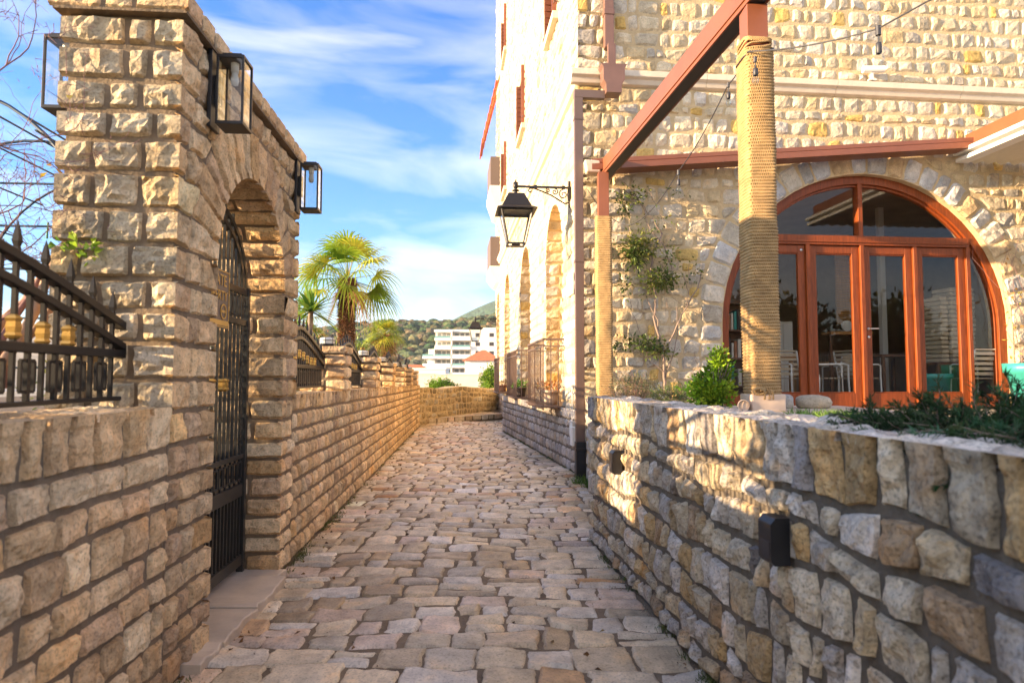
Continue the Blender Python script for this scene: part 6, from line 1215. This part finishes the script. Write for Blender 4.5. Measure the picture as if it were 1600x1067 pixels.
M['forest'] = mat('forest_leaves', rough=.95, attr=True, bump=1, bscale=1.2, bd=1.2, var=.35, vscale=.9)
solo(mb, 'forest', M['forest'], 'mass of rounded green and brown trees covering the hill', 'forest', at=(-60, 350, 10), kind='stuff')
mb = MB()
for i in range(260):
    yy = rng.uniform(205, 235); xx = rng.uniform(-.42, .02) * yy; rr_ = rng.uniform(1.4, 2.6); mb.add(IV * (1 + .3 * fbm(IV * 1.9 + i * 2.3, 2, 6)[:, None]) * rr_ + (xx, yy, hill_h(xx, yy) + rr_ * .5), IF, 0, TC[i], False)
solo(mb, 'hill_foot_shrubs', M['forest'], 'dark shrubs along the foot of the hill', 'shrubs', at=(-50, 220, 1), kind='stuff')
solo(MB().box((-60, 60, -.06), (40, 180, .02)), 'road', M['asphalt'], 'pale town ground between the lane end and the apartment building', 'road', at=(-10, 100, 0), kind='structure')

# ================================================================== INSIDE THE RESTAURANT (frame B)
rng = np.random.default_rng(404)
def cafe_chair(u, v, rot, lb):
    r = thing('cafe_chair', lb, 'chair', (u, v, TZ), 'B', 'white metal chairs inside'); o = np.array([u, v, TZ]); c, s_ = math.cos(rot), math.sin(rot); T = lambda p: np.array([u + c * p[0] - s_ * p[1], v + s_ * p[0] + c * p[1], TZ + p[2]])
    for x in (-.22, .22):
        mb = MB(); mb.tube([T((x, .22, 0)), T((x, .20, .45)), T((x, .30, .88))], .014, 6); mb.build('leg', M['white'], r)
        mb = MB(); mb.tube([T((x, -.22, 0)), T((x, -.20, .45)), T((x, -.20, .65)), T((x, -.14, .67)), T((x, .22, .66))], .014, 6); mb.build('leg', M['white'], r)
    mb = MB(); mb.tube([T((-.22, .30, .88)), T((.22, .30, .88))], .014, 6)
    for k in range(5): z = .52 + k * .075; y = .205 + (z - .45) * .23; p, q = T((-.21, y, z)), T((.21, y, z)); mb.bar(p, q, .012, .045, up=(0, 0, 1))
    mb.build('backrest', M['cushion'], r); mb = MB()
    for k in range(6): y = -.17 + k * .068; mb.bar(T((-.21, y, .45)), T((.21, y, .45)), .05, .014)
    mb.build('seat', M['cushion'], r)
cafe_chair(4.06, .72, 1.2, 'white metal cafe chair turned sideways, closest behind the first glazed leaf'); cafe_chair(4.75, 1.05, 1.9, 'white metal cafe chair behind the sideways one, partly hidden'); cafe_chair(3.48, .68, .1, 'white metal cafe chair just right of the thick post'); cafe_chair(5.3, 2.4, 3.3, 'white metal cafe chair at the dark wooden table'); cafe_chair(6.22, .46, 3.1, 'white metal cafe chair in front of the cushion stacks')
def table(u, v, w_, d_, h_, m, lb, th=.04):
    r = thing('table', lb, 'table', (u, v, TZ), 'B'); mb = MB(); mb.box((u - w_ / 2, v - d_ / 2, TZ + h_ - th), (u + w_ / 2, v + d_ / 2, TZ + h_)); mb.build('tabletop', M[m], r, bevel=.004)
    for a in (-1, 1):
        for b in (-1, 1): mb = MB(); x, y = u + a * (w_ / 2 - .06), v + b * (d_ / 2 - .06); mb.box((x - .025, y - .025, TZ), (x + .025, y + .025, TZ + h_ - th)); mb.build('leg', M[m], r)
table(5.72, 1.7, .65, .6, .85, 'darkwood', 'dark wooden table behind the door with the handle'); table(5.5, 3.3, .9, .8, .76, 'pinewood', 'orange wooden table in the back of the room'); table(6.25, .98, .75, .42, .70, 'darkwood', 'low table carrying the cushion stacks'); table(3.5, 1.4, .5, .5, .8, 'pinewood', 'orange wooden cabinet table just right of the thick post')
for st, (u, v, n, wd) in enumerate(((6.04, .98, 15, .13), (6.34, .96, 17, .42))):
    nm = ('narrower left', 'wider right')[st]
    for k in range(n):
        z = TZ + .702 + k * .0705; mb = MB(); ou, ov = rng.uniform(-.012, .012, 2); mb.box((u - wd / 2 + ou, v - .2 + ov, z), (u + wd / 2 + ou, v + .2 + ov, z + .064)); lb = f'beige seat cushion in the {nm} stack behind the glass, {ORD[k]} from the bottom'
        solo(mb, 'seat_cushion', M['cushion'], lb, 'cushion', at=(u, v, z), frame='B', group='stacked beige cushions', bevel=.02)
r = thing('plant_pot', 'teal planter standing inside behind the third glass leaf', 'pot', (5.72, .74, TZ), 'B'); mb = MB(); mb.lathe([(0, 0), (.20, 0), (.27, .44), (.30, .45), (.30, .52), (.27, .52), (.25, .46), (0, .44)], (5.72, .74, TZ), 26); mb.build('pot', M['teal'], r)
r = thing('wall_shelf', 'orange wooden shelf inside with cups and a round plate', 'shelf', (5.3, 2.2, 2.15), 'B'); mb = MB(); mb.box((4.95, 2.1, 2.12), (5.75, 2.4, 2.17)); mb.build('board', M['pinewood'], r); mb = MB(); mb.box((5.0, 2.22, TZ), (5.05, 2.27, 2.12)); mb.box((5.65, 2.22, TZ), (5.7, 2.27, 2.12)); mb.build('support', M['darkwood'], r)
mb = MB(); V = [(5.32 + .10 * math.cos(a), 2.2, 2.28 + .10 * math.sin(a)) for a in np.linspace(0, 6.28, 24, endpoint=False)]; mb.add(V, [tuple(range(24))]); mb.add([(x, y + .02, z) for x, y, z in V], [tuple(range(24))]); mb.add(V + [(x, y + .02, z) for x, y, z in V], [(i, (i + 1) % 24, 24 + (i + 1) % 24, 24 + i) for i in range(24)]); solo(mb, 'plate', M['ceramic'], 'round white plate standing on the orange shelf', 'plate', at=(5.32, 2.2, 2.18), frame='B')
for k, x in enumerate((5.46, 5.55, 5.64)): mb = MB(); mb.lathe([(0, 0), (.03, 0), (.038, .09), (.034, .09), (.028, .01), (0, .01)], (x, 2.2, 2.172), 14); solo(mb, 'cup', M['ceramic'], f'white cup on the orange shelf, {ORD[k]} one right of the plate', 'cup', at=(x, 2.2, 2.172), frame='B', group='cups on the shelf')
for k, x in enumerate((5.3, 5.38, 5.46, 5.54)): mb = MB(); mb.lathe([(0, 0), (.026, 0), (.032, .13), (.029, .13), (.024, .01), (0, .01)], (x, 3.2, TZ + .765), 14); solo(mb, 'drinking_glass', M['glass'], f'drinking glass on the orange back table, {ORD[k]} from the left', 'glass', at=(x, 3.2, TZ + .765), frame='B', group='glasses on the back table')
r = thing('window_blind', 'orange slatted blind hanging inside behind the first glazed leaf', 'blind', (5.56, 2.7, 2.4), 'B'); mb = MB()
for k in range(38): z = 2.35 + k * .045; mb.box((5.42, 2.65, z), (5.70, 2.69, z + .036))
mb.build('slats', M['pinewood'], r)
mb = MB(); mb.box((6.1, 2.35, TZ), (6.2, 2.45, 4.5)); solo(mb, 'inner_post', M['plaster'], 'pale square post inside behind the door handle', 'post', at=(6.15, 2.4, TZ), frame='B', bevel=.005)
r = thing('white_cabinet', 'small white cabinet inside right of the thick post', 'cabinet', (4.4, 2.6, TZ), 'B'); mb = MB(); mb.box((4.2, 2.75, TZ), (4.6, 3.05, 2.4)); mb.build('body', M['plaster'], r, bevel=.01); mb = MB(); mb.box((4.22, 2.735, TZ + .1), (4.39, 2.749, 2.35)); mb.box((4.41, 2.735, TZ + .1), (4.58, 2.749, 2.35)); mb.build('door', M['white'], r, bevel=.004)
r = thing('bookshelf', 'dark wooden bookshelf inside the left end of the arch', 'shelf', (2.8, 1.3, TZ), 'B'); mb = MB()
for z in (TZ + .3, TZ + .75, TZ + 1.2, TZ + 1.65): mb.box((2.52, 1.2, z), (3.3, 1.5, z + .03))
mb.box((2.49, 1.2, TZ), (2.52, 1.5, TZ + 1.9)); mb.box((3.3, 1.2, TZ), (3.33, 1.5, TZ + 1.9)); mb.box((2.52, 1.49, TZ), (3.3, 1.51, TZ + 1.9)); mb.build('case', M['darkwood'], r)
bc = [M['ceramic'], M['terra'], M['plaster'], M['teal'], M['darkpot']]
bn = ['white', 'rust red', 'cream', 'teal', 'black']
for sh, z in enumerate((TZ + .33, TZ + .78, TZ + 1.23)):
    x = 2.55
    for k in range(6): 
        w_ = .035 + .02 * ((k * 7 + sh * 3) % 3) / 2; h_ = .24 + .03 * ((k * 5 + sh) % 4); mb = MB(); mb.box((x, 1.25, z), (x + w_, 1.42, z + h_)); j = (k + sh * 2) % 5; solo(mb, 'book', bc[j], f'{bn[j]} book, {ORD[k]} from the left on the {("lowest", "middle", "top")[sh]} book row', 'book', at=(x, 1.3, z), frame='B', group='books on the bookshelf', bevel=.003); x += w_ + .012

# ================================================================== TREES BEHIND THE CAMERA (seen mirrored in the glass)
rng = np.random.default_rng(505)
for i, (x, y, h_) in enumerate(((6, -7, 3.6), (9.5, -9, 4.4), (13, -7.5, 4.0), (17, -10, 4.6), (3.2, -11, 4.2), (21, -8, 4.4))):
    leafy_tree((x, y, -.03), (2.4, 2.0, h_ * .55), 5000, OL, f'olive tree behind the camera mirrored in the door glass, {ORD[i]} of its row', 'olive_tree', (.2, .4), 60, .14)
mb = MB(); mb.box((2.2, -4.3, -.05), (24, -4.0, 2.3)); solo(mb, 'garden_wall', M['render'], 'rendered garden wall behind the camera mirrored in the glass', 'wall', at=(12, -4, 0))
# ================================================================== AIR
hz = bpy.data.materials.new('pale_haze'); hz.use_nodes = True; t = hz.node_tree; t.nodes.clear(); o = t.nodes.new('ShaderNodeOutputMaterial'); pv = t.nodes.new('ShaderNodeVolumePrincipled')
pv.inputs['Color'].default_value = (.85, .92, 1, 1); pv.inputs['Density'].default_value = .0001; t.links.new(pv.outputs[0], o.inputs['Volume'])
mb = MB().box((-1000, -100, -1.1), (1600, 4600, 330)); solo(mb, 'haze', hz, 'thin pale haze between the lane and the hills', 'haze', kind='stuff')
